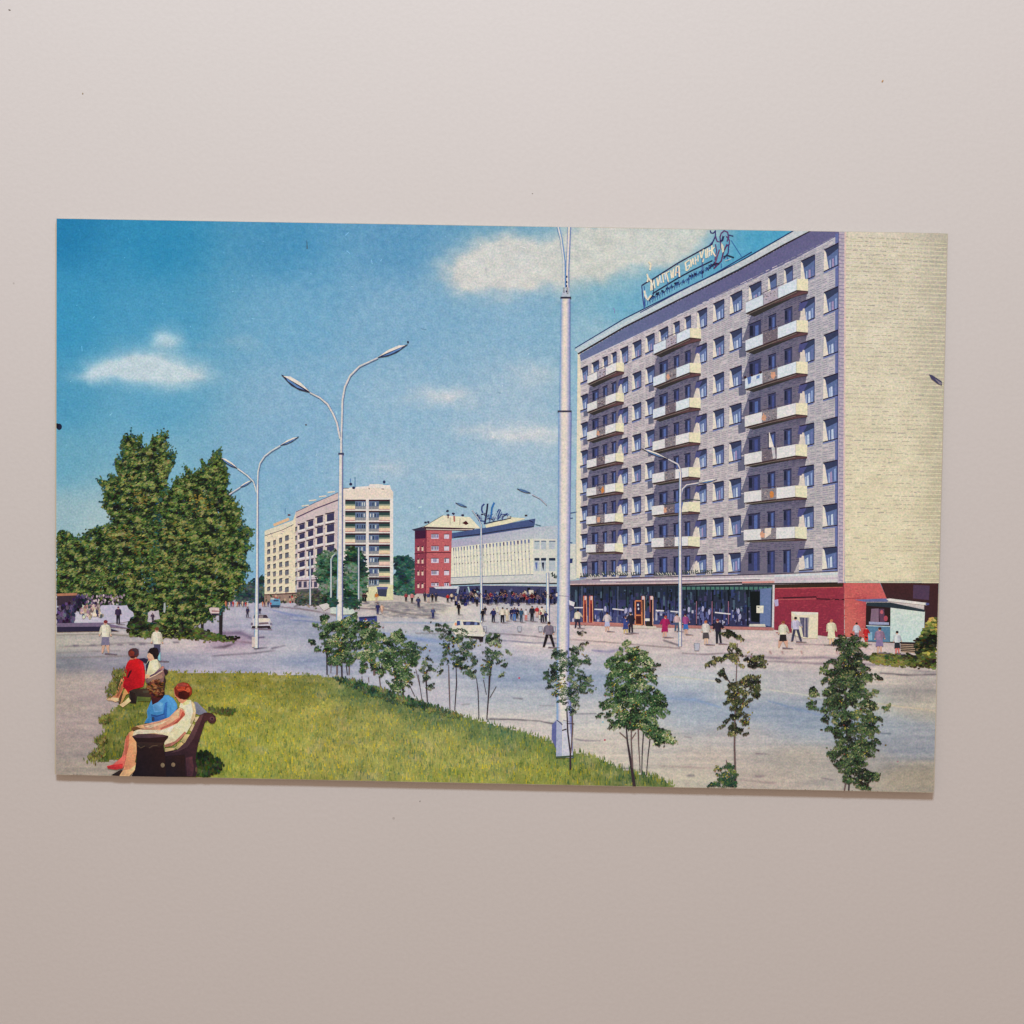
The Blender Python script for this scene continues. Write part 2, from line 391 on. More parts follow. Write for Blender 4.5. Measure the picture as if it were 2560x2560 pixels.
# print flaws: pale scratches and stray ink dots in the sky
fl = Ink('ink_speck', card, 3, kind='stuff')
for i in range(60):
    x, y = 160 + 1240 * rng.random(), 570 + 700 * rng.random() ** 1.3
    a = rng.random() * 3.1; l = 2 + rng.random() ** 4 * 12
    fl.line([(x, y), (x + l * math.cos(a), y + l * math.sin(a) * 1.2)], 1.6 + rng.random(), skycol(np.array([x]), np.array([y]))[0] + (34 if rng.random() < .88 else -22))
fl.line([(767, 600), (768, 622)], [1, 3.5], (70, 105, 125)); fl.line([(1533, 770), (1537, 776), (1536, 783)], 2, (130, 130, 185))
fl.ell(148, 1067, 7, 8, (28, 30, 55)); fl.ell(143, 1064, 4, 6, (20, 22, 40))
for x, y, c in ((2180, 811, (165, 80, 90)), (2217, 886, (70, 130, 175)), (2252, 1077, (230, 150, 110)), (2302, 641, (160, 130, 60)), (1298, 1695, (190, 60, 90)), (1512, 1850, (185, 70, 90)), (2214, 1863, (110, 85, 40)), (2244, 1904, (160, 120, 125)), (1507, 1805, (130, 175, 185)), (765, 1062, (90, 90, 100))):
    fl.ell(x, y, 2.6, 2.2, c)

# ------------------------------------------------------------------ ground, road, lawn
GND = [(150,1500,188,180,195),(250,1540,196,186,200),(150,1610,172,165,150),(300,1630,182,168,166),(230,1600,185,172,160),(180,1658,108,112,128),(300,1655,125,120,145),(150,1700,174,156,144),(220,1692,172,156,146),(150,1760,170,152,140),(240,1740,168,148,144),(200,1800,168,148,142),(150,1860,164,146,134),(200,1850,166,146,140),(150,1920,158,142,128),(260,1925,158,144,128),(200,1890,160,144,136),(340,1928,150,134,122),
 (450,1612,198,182,176),(600,1640,196,180,178),(720,1622,192,180,185),(450,1662,126,126,166),(600,1662,138,142,182),(750,1650,118,140,188),(500,1684,192,174,186),(700,1694,198,182,192),(380,1690,180,160,175),
 (620,1530,166,160,190),(640,1565,160,160,192),(720,1545,122,136,182),(760,1600,150,155,185),(800,1575,138,148,180),(820,1515,192,176,170),(560,1540,175,165,180),(700,1515,185,172,185),(580,1600,160,125,150),
 (950,1530,196,182,174),(1000,1500,195,180,165),(1120,1550,206,194,184),(1040,1566,190,180,182),(1060,1588,135,155,185),(980,1628,118,142,190),(1100,1632,125,150,195),(1000,1660,192,184,192),(1220,1625,172,168,192),(1330,1610,202,186,182),
 (1270,1690,128,152,190),(1180,1740,170,175,188),(1320,1750,172,178,184),(1300,1810,202,190,180),(1180,1800,202,192,182),(1100,1740,190,182,188),(1380,1700,135,155,190),
 (1500,1600,208,184,176),(1700,1600,202,180,174),(1900,1605,206,186,178),(2020,1625,202,180,170),(2130,1640,205,180,175),(1480,1690,128,152,190),(1450,1655,188,182,194),(1620,1660,200,185,178),(1760,1650,195,182,182),
 (1700,1700,176,184,188),(1640,1735,140,160,190),(1720,1745,128,152,188),(1850,1725,188,186,176),(1900,1770,130,150,178),(2010,1790,125,148,178),(1760,1780,150,168,186),(2150,1750,178,178,166),(2290,1730,150,140,135),(2000,1720,172,166,168),(2330,1760,182,170,150),(2240,1690,198,182,168),(2280,1860,142,145,155),(2180,1830,150,160,170),(2080,1810,135,155,175),
 (1600,1850,196,184,170),(1800,1900,188,172,158),(2000,1900,172,160,146),(2300,1940,156,142,122),(2130,1900,165,155,145),(1480,1890,200,186,168),(1700,1955,192,180,158),(1900,1950,178,162,148),(1450,1780,190,186,184),(1550,1790,196,190,178),(1850,1840,180,172,168),(1300,1850,198,184,178)]
def gndcol(x, y):
    c = shep(GND, x, y, .42, 1.15, 2.1); lm = c.mean(1)[:, None]; k_ = .05 + .38 * smooth(-6, 14, c[:, 2:3] - c[:, 0:1]); c = c * (1 - k_) + lm * np.array([1.0, 1.0, 1.02]) * k_ + 2
    n = fbm(x / 130, y / 9, 4, 11) - .5; n2 = fbm(x / 10, y / 7, 3, 21) - .5
    return c + (n * 34)[:, None] * np.array([1.1, .9, .6]) + (n2 * 24)[:, None] * np.array([1, 1, .8])
class Marks:
    def __init__(s): s.m = []
    def line(s, P, w, c): P = np.array(P, float); s.m.append((P, np.broadcast_to(np.asarray(w, float), (len(P),)), np.array(c, float)))
    def ell(s, x, y, rx, ry, c): s.line([(x - rx * .7, y), (x + rx * .7, y)], ry * 2, c)
    def apply(s, x, y, c):
        for P, w, col in s.m:
            W = w.max() * 1.2 + 3; k = (x > P[:, 0].min() - W) & (x < P[:, 0].max() + W) & (y > P[:, 1].min() - W) & (y < P[:, 1].max() + W)
            if not k.any(): continue
            X, Y = x[k], y[k]; best = np.zeros(len(X))
            for i in range(len(P) - 1):
                a, b = P[i], P[i + 1]; d = b - a; L2 = (d * d).sum() + 1e-9
                t = np.clip(((X - a[0]) * d[0] + (Y - a[1]) * d[1]) / L2, 0, 1); ww = (w[i] + (w[i + 1] - w[i]) * t) * .5 + .7
                wob = (vnoise(X / 9, Y / 5, 3) - .5) * 1.0
                r = np.hypot(X - a[0] - d[0] * t, Y - a[1] - d[1] * t + wob); best = np.maximum(best, np.exp(-(r / ww) ** 2))
            soft = np.where(w.max() > 4.5, .55, .82)
            best = best * soft * (.6 + .7 * vnoise(X / 16, Y / 6, 8))
            best = np.clip(best, 0, 1)[:, None]; c[k] = c[k] * (1 - best) + col * best
        return c
g = Marks()
D = (120, 108, 128)
g.line([(150, 1617), (260, 1612), (330, 1606), (400, 1610)], [3, 4, 3, 2], (140, 128, 128)); g.line([(146, 1632), (230, 1628), (300, 1627)], 2, (138, 128, 126)); g.line([(146, 1645), (260, 1642), (330, 1640)], 3, (132, 120, 120))
for x, y in ((190, 1614), (232, 1613), (300, 1612), (330, 1611), (356, 1610), (440, 1606), (340, 1624)): g.ell(x, y, 8, 1.8, (112, 100, 112))
g.line([(143, 1588), (210, 1586), (260, 1585), (330, 1590), (420, 1590)], [2, 2, 3, 3, 2], (120, 112, 100))
for P in ([(534, 1620), (560, 1618), (588, 1608)], ): g.line(P, [2, 7, 2], (48, 34, 44))
g.line([(500, 1598), (520, 1597)], [1, 3], (90, 80, 85)); g.line([(530, 1640), (620, 1634), (685, 1627)], [2, 3, 3], (108, 96, 110)); g.line([(680, 1621), (712, 1614)], [3, 1.5], (88, 78, 96)); g.line([(636, 1622), (668, 1619)], [4, 1], (60, 52, 70))
g.line([(550, 1583), (600, 1582), (632, 1596), (632, 1600)], [5, 10, 9, 2], (74, 56, 88)); g.line([(560, 1598), (630, 1608)], [3, 5], (118, 90, 104)); g.line([(646, 1594), (660, 1593)], 3, (80, 65, 95))
g.line([(725, 1550), (770, 1553), (800, 1556)], [1, 2.5, 2], (96, 110, 160)); g.line([(680, 1525), (720, 1535), (780, 1545)], [2, 5, 3], (110, 125, 178))
g.line([(740, 1520), (790, 1528), (850, 1542)], 2, (130, 110, 112)); g.line([(700, 1517), (760, 1524), (800, 1530)], 2, (125, 105, 115)); g.line([(735, 1517), (750, 1512)], [2, 5], (70, 55, 65))
# paved terrace steps of the square
for i in range(15):
    y = 1507 + i * 2.5; x0 = 900 + i * 4 if i > 5 else 900; x1 = 1100 + (i < 8) * 22 - i * 1.2
    X = np.linspace(x0 + rng.random() * 20, x1 - rng.random() * 16, 12)
    g.line(np.stack([X, y + (X - 1000) * .035 + rng.normal(size=12) * .5], 1), .8 + rng.random() * 1.0, (150, 142, 138) if i % 2 else (132, 126, 132))
    for j in range(9):
        xx = x0 + rng.random() * (x1 - x0); g.line([(xx, y + (xx - 1000) * .035 + 1.2), (xx + 4 + rng.random() * 14, y + 1.4 + (xx - 1000) * .035)], 1.2, (226, 208, 186) if j % 2 else (112, 108, 120))
g.line([(962, 1524), (1000, 1532), (1040, 1536), (1075, 1540)], 2, (110, 98, 100)); g.line([(1085, 1534), (1120, 1526), (1150, 1520)], [8, 18, 14], (212, 200, 176))
g.line([(900, 1520), (940, 1524), (962, 1524)], 2, (118, 100, 104))
g.line([(955, 1556), (1010, 1556), (1090, 1558), (1135, 1556)], [2, 4, 4, 3], (140, 158, 184)); g.line([(955, 1582), (1015, 1592), (1090, 1603), (1125, 1606)], [3, 8, 10, 4], (114, 138, 192))
g.line([(1040, 1583), (1100, 1584), (1180, 1585)], 1.6, (120, 112, 112)); g.line([(1210, 1582), (1300, 1588), (1390, 1596)], 2.2, (118, 104, 112)); g.line([(1250, 1600), (1320, 1607), (1390, 1608)], 2.4, (120, 116, 140)); g.line([(1285, 1609), (1385, 1616)], 2.6, (228, 216, 208))
g.line([(1425, 1598), (1470, 1602), (1560, 1609), (1640, 1616), (1700, 1621)], 1.8, (132, 112, 112)); g.line([(1480, 1626), (1520, 1629), (1570, 1622)], [3, 8, 2], (100, 95, 150)); g.line([(1660, 1601), (1696, 1613)], 3.5, (70, 62, 74))
g.line([(1705, 1633), (1760, 1636), (1840, 1632)], 2, (120, 100, 108)); g.line([(1860, 1640), (1960, 1646), (2060, 1643), (2110, 1652)], [3, 7, 6, 3], (108, 90, 110)); g.line([(1900, 1652), (1970, 1655), (2070, 1660)], [2, 5, 4], (112, 92, 110)); g.line([(1990, 1610), (2060, 1612)], [2, 2], (150, 120, 130)); g.line([(2060, 1613), (2085, 1612)], [1.5, 3], (60, 50, 60))
g.line([(2120, 1655), (2190, 1663), (2270, 1672), (2338, 1680)], [3, 5, 6, 8], (118, 105, 118)); g.line([(2200, 1683), (2270, 1688), (2340, 1686)], [2, 3.5, 2.5], (96, 84, 92)); g.line([(2190, 1666), (2338, 1676)], 2, (214, 196, 176))
for x in (1925, 1955, 2003, 2091): g.line([(x, 1629), (x + 2, 1634)], 3, (160, 110, 110))
g.line([(1640, 1690), (1700, 1693), (1790, 1703)], [1, 3, 1], (206, 200, 176)); g.line([(1880, 1718), (2000, 1735), (2060, 1745)], [1, 3, 2], (206, 200, 180)); g.line([(2150, 1752), (2240, 1765), (2340, 1777)], [1, 3, 2], (200, 180, 150))
g.line([(1225, 1798), (1290, 1799), (1350, 1803), (1385, 1810)], [3, 2, 2, 3], (82, 74, 84)); g.line([(1285, 1745), (1305, 1747)], 3, (120, 115, 125)); g.line([(1155, 1762), (1172, 1760)], 2, (130, 125, 122)); g.line([(1440, 1785), (1490, 1784)], 2, (125, 122, 132)); g.line([(1350, 1764), (1385, 1765)], 1.6, (150, 145, 150))
g.line([(1437, 1847), (1460, 1852), (1500, 1852)], 2.4, (128, 115, 128)); g.line([(1550, 1921), (1575, 1921)], 2.4, (100, 98, 108)); g.line([(1650, 1915), (1720, 1918), (1800, 1922)], [2, 5, 2], (158, 135, 130)); g.ell(1727, 1939, 10, 2.5, (80, 76, 92)); g.ell(1900, 1941, 14, 2.5, (120, 100, 108)); g.line([(1850, 1950), (1940, 1958)], [2, 6], (140, 120, 120)); g.line([(1890, 1884), (1920, 1885)], 2.2, (130, 112, 118)); g.line([(2056, 1945), (2080, 1950)], [2, 4], (118, 104, 112))
g.line([(1712, 1842), (1727, 1843)], 1.8, (140, 130, 132)); g.line([(2200, 1833), (2225, 1834)], [2, 3], (90, 98, 112)); g.line([(1920, 1752), (1990, 1772), (2060, 1790)], [2, 7, 3], (112, 134, 172)); g.line([(1640, 1745), (1740, 1750), (1800, 1768)], [3, 7, 3], (122, 148, 188))
gs = Ink('printed_street', card, 2, 'printed road, pavements and plaza')
gs.grid(136, 1486, 2356, 1990, 700, 230, lambda x, y: g.apply(x, y, gndcol(x, y)))
gs.add([(136, 1484), (2360, 1484), (2360, 1486.5), (136, 1486.5)], (190, 176, 180), 0)
gs.done()
fl.done()

LAWN = [(285,1674),(320,1672),(400,1676),(500,1679),(600,1679),(700,1684),(760,1684),(850,1692),(880,1697),(950,1722),(1000,1738),(1040,1746),(1100,1770),(1150,1785),(1220,1805),(1270,1818),(1340,1838),(1390,1856),(1440,1878),(1500,1893),(1550,1918),(1620,1937),(1652,1944),(1690,1966),(1700,2000),(380,2000),(330,1920),(296,1903),(262,1906),(222,1903),(214,1896),(238,1884),(246,1868),(236,1856),(246,1845),(258,1828),(252,1802),(266,1790),(284,1770),(296,1755),(268,1730),(270,1710),(282,1700)]
LW = [(300,1690,118,112,58),(500,1695,120,112,52),(650,1700,128,120,55),(760,1700,120,118,60),(900,1720,78,98,66),(1000,1755,74,92,66),(1100,1790,80,100,70),(1250,1835,84,104,72),(1400,1890,96,110,60),(1550,1945,84,98,60),
 (420,1740,150,138,62),(600,1750,152,144,62),(800,1780,156,146,72),(950,1800,158,148,78),(1100,1850,158,150,80),(500,1830,150,146,62),(700,1850,150,146,66),(850,1880,152,142,72),(1000,1900,146,142,76),(1200,1900,158,150,82),(350,1760,92,98,44),(300,1830,104,104,52),(260,1880,88,90,44),(340,1880,86,92,44),(520,1930,128,132,60),(600,1920,142,142,62),(800,1940,140,134,66),(1150,1950,142,142,66),(1350,1930,142,140,66),(1450,1950,128,128,62)]
def lawncol(x, y):
    c = shep(LW, x, y, .7, 1.3, 1.5) + np.array([4, 6, -4]); n = fbm(x / 34, y / 16, 4, 31) - .5; n2 = fbm(x / 7, y / 13, 2, 35) - .5
    w_ = smooth(.60, .74, fbm(x / 48, y / 20, 3, 61))[:, None] * .45; c = c * (1 - w_) + np.array([158, 148, 98]) * w_
    return c + (n * 46)[:, None] * np.array([1.1, .9, .5]) + (n2 * 20)[:, None]
lw = Ink('printed_lawn', card, 4, 'printed yellow-green lawn running down to the lower edge')
P = np.array(LAWN, float); lo, hi = P.min(0), P.max(0)
lw.grid(lo[0], lo[1], hi[0], hi[1], 280, 62, lawncol, keep=lambda x, y: pip(np.stack([x, y], 1), LAWN))
lawn = lw.done()
# blades: short upright strokes, also along the ragged edge
bl = Ink('grass_blades', lawn, 5, kind='stuff'); n = 15000
pts = np.zeros((0, 2))
while len(pts) < n:
    p = lo + rng.random((n * 2, 2)) * (hi - lo); pts = np.concatenate([pts, p[pip(p, LAWN)]])
pts = pts[:n]; c = lawncol(pts[:, 0], pts[:, 1])
k = rng.random(n); hue = np.array([(26, 22, 4), (-36, -22, -14), (-46, -28, 2), (30, 12, 8), (8, 14, 0), (44, 26, -26), (-22, -2, 14), (12, 10, 12)], float)
c = c + hue[(k * 8).astype(int)] * (.35 + rng.random((n, 1)) * .7)
h = (4 + rng.random(n) * 6) * (.7 + .7 * smooth(1690, 1900, pts[:, 1])); w = 1.1 + rng.random(n) * 1.4; dx = rng.normal(size=n) * 1.6
B = np.stack([np.stack([pts[:, 0] - w, pts[:, 1]], 1), np.stack([pts[:, 0] + w, pts[:, 1]], 1), np.stack([pts[:, 0] + dx + .5, pts[:, 1] - h], 1), np.stack([pts[:, 0] + dx - .5, pts[:, 1] - h], 1)], 1)
bl.bulk(B[:, ::-1], c, rng.random(n) * 4.5e-6); bl.done()

# ------------------------------------------------------------------ far buildings
def fac(name, tier, label): return Ink(name, card, tier, label)
def sub(name, parent, tier, kind=None): return Ink(name, parent, tier, None, kind)
r7 = q(640, 1140, .16563); r8 = q(900, 1180, .16563); r1 = q(1080, 1220, .16563)

# far trees and low masses behind
t = Ink('printed_tree', card, 6, 'dark printed trees far down the street'); foliage(t, [(590,1480),(608,1462),(625,1458),(640,1450),(648,1446),(656,1440),(662,1470),(662,1505),(590,1506)], 520, (3, 6), [(28,42,50),(48,66,66),(84,104,92)], base=(48, 62, 62), seed=3); t.done()
t = Ink('printed_tree', card, 6, 'dark green printed tree left of the red building'); foliage(t, [(984,1398),(996,1388),(1006,1394),(1016,1388),(1024,1400),(1036,1402),(1038,1485),(984,1486),(984,1450),(992,1430),(988,1415)], 900, (3, 6), [(22,42,48),(30,62,62),(48,92,80),(86,120,100)], base=(34, 62, 62), seed=4); t.done()

# white apartment block
b = fac('printed_white_apartment_block', 7, 'long white printed apartment block with loggias, in the middle distance')
b.add(r7([(130,1130),(560,970),(600,850),(600,2180),(130,2200)]), [(228,208,176)]*5)
b.add([(739,1279),(848,1229),(858,1224),(858,1500),(741,1500)], (202,182,180))
b.add(r7([(130,1130),(560,970),(570,1035),(130,1205)]), (218,206,180)); b.line(r7([(130,1207),(400,1115),(565,1035)]), 1.6, (88,84,92))
b.add(r7([(600,850),(1250,555),(1250,650),(610,925)]), (205,180,172)); b.line(r7([(605,845),(900,700),(1250,548)]), 1.4, (70,80,120)); b.line(r7([(610,930),(900,795),(1250,660)]), 3, (84,62,92))
b.line(r7([(265,1045),(500,950)]), 7, (220,178,136)); b.line(r7([(480,890),(520,890)]), 4, (92,50,70)); b.line(r7([(440,790),(440,880)]), 1.6, (70,120,170))
for u, v in ((1000,610),(1130,545),(850,670),(740,750)): b.line(r7([(u-50,v+5),(u+60,v-8)]), 3, (224,208,186))
b.add([(858,1222),(880,1218),(921,1215),(925,1210),(945,1210),(975,1213),(979,1228),(983,1230),(983,1482),(858,1486)], (226,214,204))
b.add([(857,1226),(921,1219),(977,1222),(983,1230),(983,1245),(857,1249)], (230,208,190))
for u, v in ((1430,425),(1475,480)): b.ell(*r7([(u, v)])[0], 4, 3.5, (38,38,74))
b.line(r7([(1425,340),(1425,400)]), 2, (70,120,170)); b.line(r7([(1495,320),(1495,480)]), 2, (70,110,160)); b.line(r7([(1320,485),(1400,488)]), 1.6, (110,90,80)); b.line(r7([(1700,480),(1715,500)]), 2, (80,70,80)); b.ell(*r8([(365, 150)])[0], 3.4, 4, (40,50,92)); b.line(r8([(325,257),(365,257)]), 2, (88,78,78)); b.line(r8([(350,190),(430,190)]), 1.6, (80,150,190))
for k in range(420):
    x = 661 + rng.random() * 196; y = 1250 + rng.random() * 235
    if y > 1339 - (x - 661) * .44: b.line([(x, y), (x + 2 + rng.random() * 3, y - 1)], 1.2, ((232,220,196),(150,134,150),(120,108,128),(216,190,150))[k % 4], 40 + k % 5)
bo = b.done()
# end face: two loggia bays by eight floors
for r in range(8):
    y = 1249 + 28 * r
    for xa, xb, L in ((863, 915, 0), (922, 975, 1)):
        w = sub('loggia', bo, 8); f = 1 if not L else 0; s1 = xa + (xb - xa) * .48
        w.add([(xa, y), (xb, y), (xb, y + 25), (xa, y + 25)], (214,204,196), 1)
        w.add([(xa, y), (xb, y), (xb, y + 4), (xa, y + 4)], (58, 28, 40), 3)
        tl, tr = (xa, s1) if L == 0 else (s1, xb); ol, orr = (s1, xb) if L == 0 else (xa, s1)
        w.add([(tl, y + 3), (tr, y + 3), (tr, y + 11), (tl, y + 11)], (42, 66, 66), 2); w.add([(tl, y + 11), (tr, y + 11), (tr, y + 15), (tl, y + 15)], (128, 140, 120), 2)
        w.add([(tl, y + 15), (tr, y + 15), (tr, y + 23), (tl, y + 23)], (232, 206 - 8 * (r % 3), 160 + 10 * (r % 2)), 2)
        w.add([(ol, y + 3), (orr, y + 3), (orr, y + 18), (ol, y + 18)], (92, 112, 140), 2)
        for k in range(4):
            xx = ol + 3 + k * 6 + rng.random() * 2; w.add([(xx, y + 7), (xx + 2.6, y + 7), (xx + 2.2, y + 16), (xx, y + 16)], ((30, 34, 62), (206, 206, 200), (60, 66, 120))[int(rng.random() * 3)], 3)
        w.add([(ol, y + 17), (orr, y + 17), (orr, y + 24), (ol, y + 24)], (150, 148, 150), 3)
        for k in range(7): w.line([(ol + k * (orr - ol) / 7 + 1, y + 17), (ol + k * (orr - ol) / 7 + 1, y + 24)], .9, (92, 92, 104), 4)
        w.line([(tl, y + 24), (tr, y + 24)], 1.6, (176, 92, 92), 4); w.done()
# receding wing with loggia openings
for u0, u1, v0, dv, hh, x in ((655,735,1030,141,75,0),(785,865,975,149,85,0),(920,1010,915,157,95,0),(1070,1180,868,163,110,0)):
    for k in range(6):
        v = v0 + dv * k
        if v + hh > 1960: break
        w = sub('window', bo, 8); (xa, ya), (xb, yb) = r7([(u0, v + 14), (u1, v - 10)]); H = hh * .1656
        w.add([(xa, ya), (xb, yb), (xb, yb + H), (xa, ya + H)], (56, 54, 88), 1); w.line([(xa - 4, ya - 1), (xb + 1, yb - 2)], 3, (50, 32, 54), 2); w.line([(xa - 4, ya + H + 2.5), (xb + 1, yb + H + 2.5)], 4, (232, 218, 212), 2)
        w.add([(xa - 4, ya + 1), (xa, ya + 1), (xa, ya + H), (xa - 4, ya + H)], (222, 204, 180), 2); w.done()
for u0, u1, v0, dv, hh in ((170,215,1300,112,62),(260,300,1270,118,68),(350,395,1235,122,72),(440,495,1197,130,76),(592,620,1070,135,60)):
    for k in range(7):
        v = v0 + dv * k
        if v > 2030: break
        w = sub('window', bo, 8); (xa, ya), (xb, yb) = r7([(u0, v + 8), (u1, v - 6)]); H = hh * .1656
        w.add([(xa, ya), (xb, yb), (xb, yb + H), (xa, ya + H)], (84, 88, 104), 1); w.line([(xa, ya + 1), (xb, yb + 1)], 2.4, (60, 52, 64), 2); w.line([((xa + xb) / 2, ya + 2), ((xa + xb) / 2, ya + H)], 1, (150, 145, 140), 3); w.line([(xa, ya + H + 1), (xb, yb + H + 1)], 1.6, (188, 160, 140), 3); w.done()
b2 = sub('ground_floor', bo, 9)
b2.add([(661,1486),(742,1484),(742,1506),(661,1508)], (150,122,108), 1)
for k in range(34): b2.ell(663 + rng.random() * 78, 1488 + rng.random() * 18, 2.4, 3.4, ((70,60,62),(190,160,130),(60,80,52),(186,64,60),(44,40,52),(120,100,80))[k % 6], n=6, lv=2 + k % 4)
b2.line([(661,1487),(742,1483)], 3, (64,46,56), 2); b2.line([(661,1487),(742,1482)], 2, (170,110,95), 2); b2.line([(742,1448),(800,1446),(858,1441)], 3, (208,190,200), 2); b2.line([(742,1452),(858,1446)], 2.4, (92,58,72), 3)
b2.add([(742,1470),(858,1462),(858,1510),(742,1512)], (88,84,86), 1); b2.line([(742,1472),(858,1464)], 3, (205,186,190), 2)
for k in range(8): b2.add([(746 + 13 * k, 1454), (754 + 13 * k, 1453), (754 + 13 * k, 1468), (746 + 13 * k, 1469)], (70, 66, 92), 2)
b2.add([(864,1472),(983,1462),(983,1500),(864,1504)], (214,206,160), 1)
for k in range(3): b2.add([(924 + 6 * k, 1448), (927 + 6 * k, 1448), (928 + 6 * k, 1459), (925 + 6 * k, 1459)], (50, 56, 70), 3)
b2.add([(922,1443),(975,1443),(975,1447),(922,1447)], (52,40,48), 3); b2.add([(941,1467),(970,1467),(969,1473),(943,1473)], (86,86,140), 3); b2.add([(943,1473),(968,1473),(966,1492),(945,1490)], (58,62,84), 3); b2.line([(921,1446),(921,1484)], 1.2, (140,130,110), 3); b2.done()
for nm, P, s in (('a', [(792,1400),(800,1386),(812,1378),(826,1384),(836,1376),(848,1382),(856,1400),(860,1450),(858,1512),(812,1514),(806,1490),(800,1470),(790,1440)], 13), ('b', [(866,1380),(884,1368),(898,1372),(906,1392),(912,1410),(918,1440),(916,1490),(902,1508),(866,1510),(858,1450)], 14)):
    t = Ink('printed_tree', card, 11, 'printed tree in front of the white block'); foliage(t, P, 1300, (3, 6.5), [(18,30,34),(30,52,42),(44,84,58),(86,118,84),(120,130,120)], base=(34, 54, 48), seed=s); t.done()
t = Ink('printed_tree', card, 11, 'low printed shrubs at the foot of the white block'); foliage(t, [(742,1480),(790,1472),(812,1490),(856,1500),(858,1518),(742,1514)], 420, (3, 5), [(40,46,44),(72,80,66),(116,108,90),(150,130,110)], base=(78, 80, 74), seed=15); t.done()

# red brick block
b = fac('printed_red_brick_block', 7, 'red brick printed block under a pale hipped roof')
b.add([(1037,1322),(1066,1318),(1066,1484),(1037,1484)], (142,58,76)); b.add([(1065,1322),(1130,1326),(1128,1484),(1065,1484)], (190,92,96))
for k in range(150):
    x = 1038 + rng.random() * 88; y = 1332 + rng.random() * 148; b.ell(x, y, 1.6, .9, (222,120,104) if k % 2 else (150,52,72), n=5, lv=3)
b.add(r8([(830,890),(1000,880),(1000,1000),(830,1010)]), (62,26,56)); b.line(r8([(820,1235),(990,1215),(1370,1215)]), 2.2, (84,28,44)); b.line(r8([(1000,880),(990,1780)]), 2.4, (120,34,58)); b.line(r8([(830,1400),(980,1400)]), 1.4, (90,30,50)); b.line(r8([(830,1660),(980,1655)]), 1.4, (90,30,50))
bo = b.done()
rf = sub('roof', bo, 8); rf.add(r8([(940,840),(1250,655),(1660,680),(1760,790),(1820,850),(980,860)]), (234,216,184)); rf.add(r8([(780,870),(960,820),(1000,830),(1000,880),(830,890)]), (52,44,68)); rf.add(r8([(960,825),(1740,850),(1690,890),(980,880)]), (70,42,52)); rf.line(r8([(1000,862),(1400,872),(1700,868)]), 1.6, (222,206,190)); rf.line(r8([(940,840),(1250,655)]), 1.6, (120,120,110))
for u, v in ((990,760),(1030,755),(1330,650),(1410,628),(1550,650),(1320,590)): rf.ell(*r8([(u, v)])[0], 3.6, 2.8, (44,40,70), wob=.2)
rf.line(r8([(1330,660),(1330,700)]), 3, (120,60,70)); rf.line(r8([(1420,660),(1425,750)]), 4, (176,96,90)); rf.line(r8([(1360,690),(1360,800)]), 1.2, (150,130,110)); rf.line(r8([(1510,700),(1505,800)]), 1.2, (150,130,110)); rf.add(r8([(1540,770),(1600,735),(1640,780),(1600,800)]), (72,28,34)); rf.done()
for v0 in (935, 1115, 1300, 1485, 1670):
    for u0, u1 in ((1075, 1188), (1270, 1345)):
        w = sub('window', bo, 8); H = 72 if v0 < 1600 else 55
        w.add(r8([(u0, v0), (u1, v0), (u1, v0 + H), (u0, v0 + H)]), (208, 196, 208), 1); w.line(r8([(u0, v0 + 2), (u1, v0 + 2)]), 2, (70, 34, 56), 2)
        nn = 4 if u1 - u0 > 90 else 2
        for k in range(nn):
            ua = u0 + (k + .22) * (u1 - u0) / nn; w.add(r8([(ua, v0 + 12), (ua + 16, v0 + 12), (ua + 16, v0 + H * .8), (ua, v0 + H * .8)]), ((26, 22, 52), (86, 84, 140), (205, 192, 205))[int(rng.random() * 3)], 2)
        w.done()
for v0 in (1120, 1310, 1490, 1680):
    for u0 in (868, 930):
        w = sub('window', bo, 8); w.add(r8([(u0, v0), (u0 + 28, v0), (u0 + 28, v0 + 70), (u0, v0 + 70)]), (226, 190, 168), 1); w.add(r8([(u0, v0 - 5), (u0 + 24, v0 - 5), (u0 + 24, v0 + 16), (u0, v0 + 16)]), (64, 18, 44), 2); w.done()

# white ribbed department store
b = fac('printed_ribbed_store', 12, 'low white printed store with a ribbed upper wall and a sign on its roof')
b.add(r1([(300,680),(740,610),(1560,460),(1550,560),(1500,600),(740,715),(300,760)]), (66,82,128)); b.line(r1([(330,745),(700,700),(1200,620),(1540,580)]), 2.2, (40,36,52))
b.add(r1([(800,560),(1190,440),(1400,455),(1400,470),(1130,540),(820,600)]), (236,214,178))
b.add(r1([(295,790),(740,715),(1530,595),(1900,560),(1900,770),(1520,770),(750,850),(295,905)]), [(168,164,186)]*2 + [(176,178,192)] + [(176,186,196)]*2 + [(186,190,192)] + [(172,166,186)]*2)
b.add(r1([(295,900),(750,845),(1525,765),(1530,1310),(750,1330),(285,1350)]), (242,222,190))
b.add(r1([(1525,765),(1885,770),(1885,1320),(1525,1310)]), (208,206,194))
b.add(r1([(285,1350),(750,1330),(1530,1300),(1885,1300),(1885,1435),(740,1440),(280,1460)]), (200,198,192))
b.line(r1([(285,1352),(750,1332),(1530,1305)]), 1.8, (120,128,150)); b.line(r1([(280,1462),(740,1443),(1300,1435),(1885,1440)]), 3, (50,44,50)); b.line(r1([(740,1470),(1300,1462),(1740,1482),(1885,1480)]), 1.8, (206,200,196))
b.add(r1([(-1100 + 1060,1500),(400,1480),(740,1470),(1885,1490),(1885,1740),(740,1725),(400,1700),(-40,1600)]), (62,62,98))
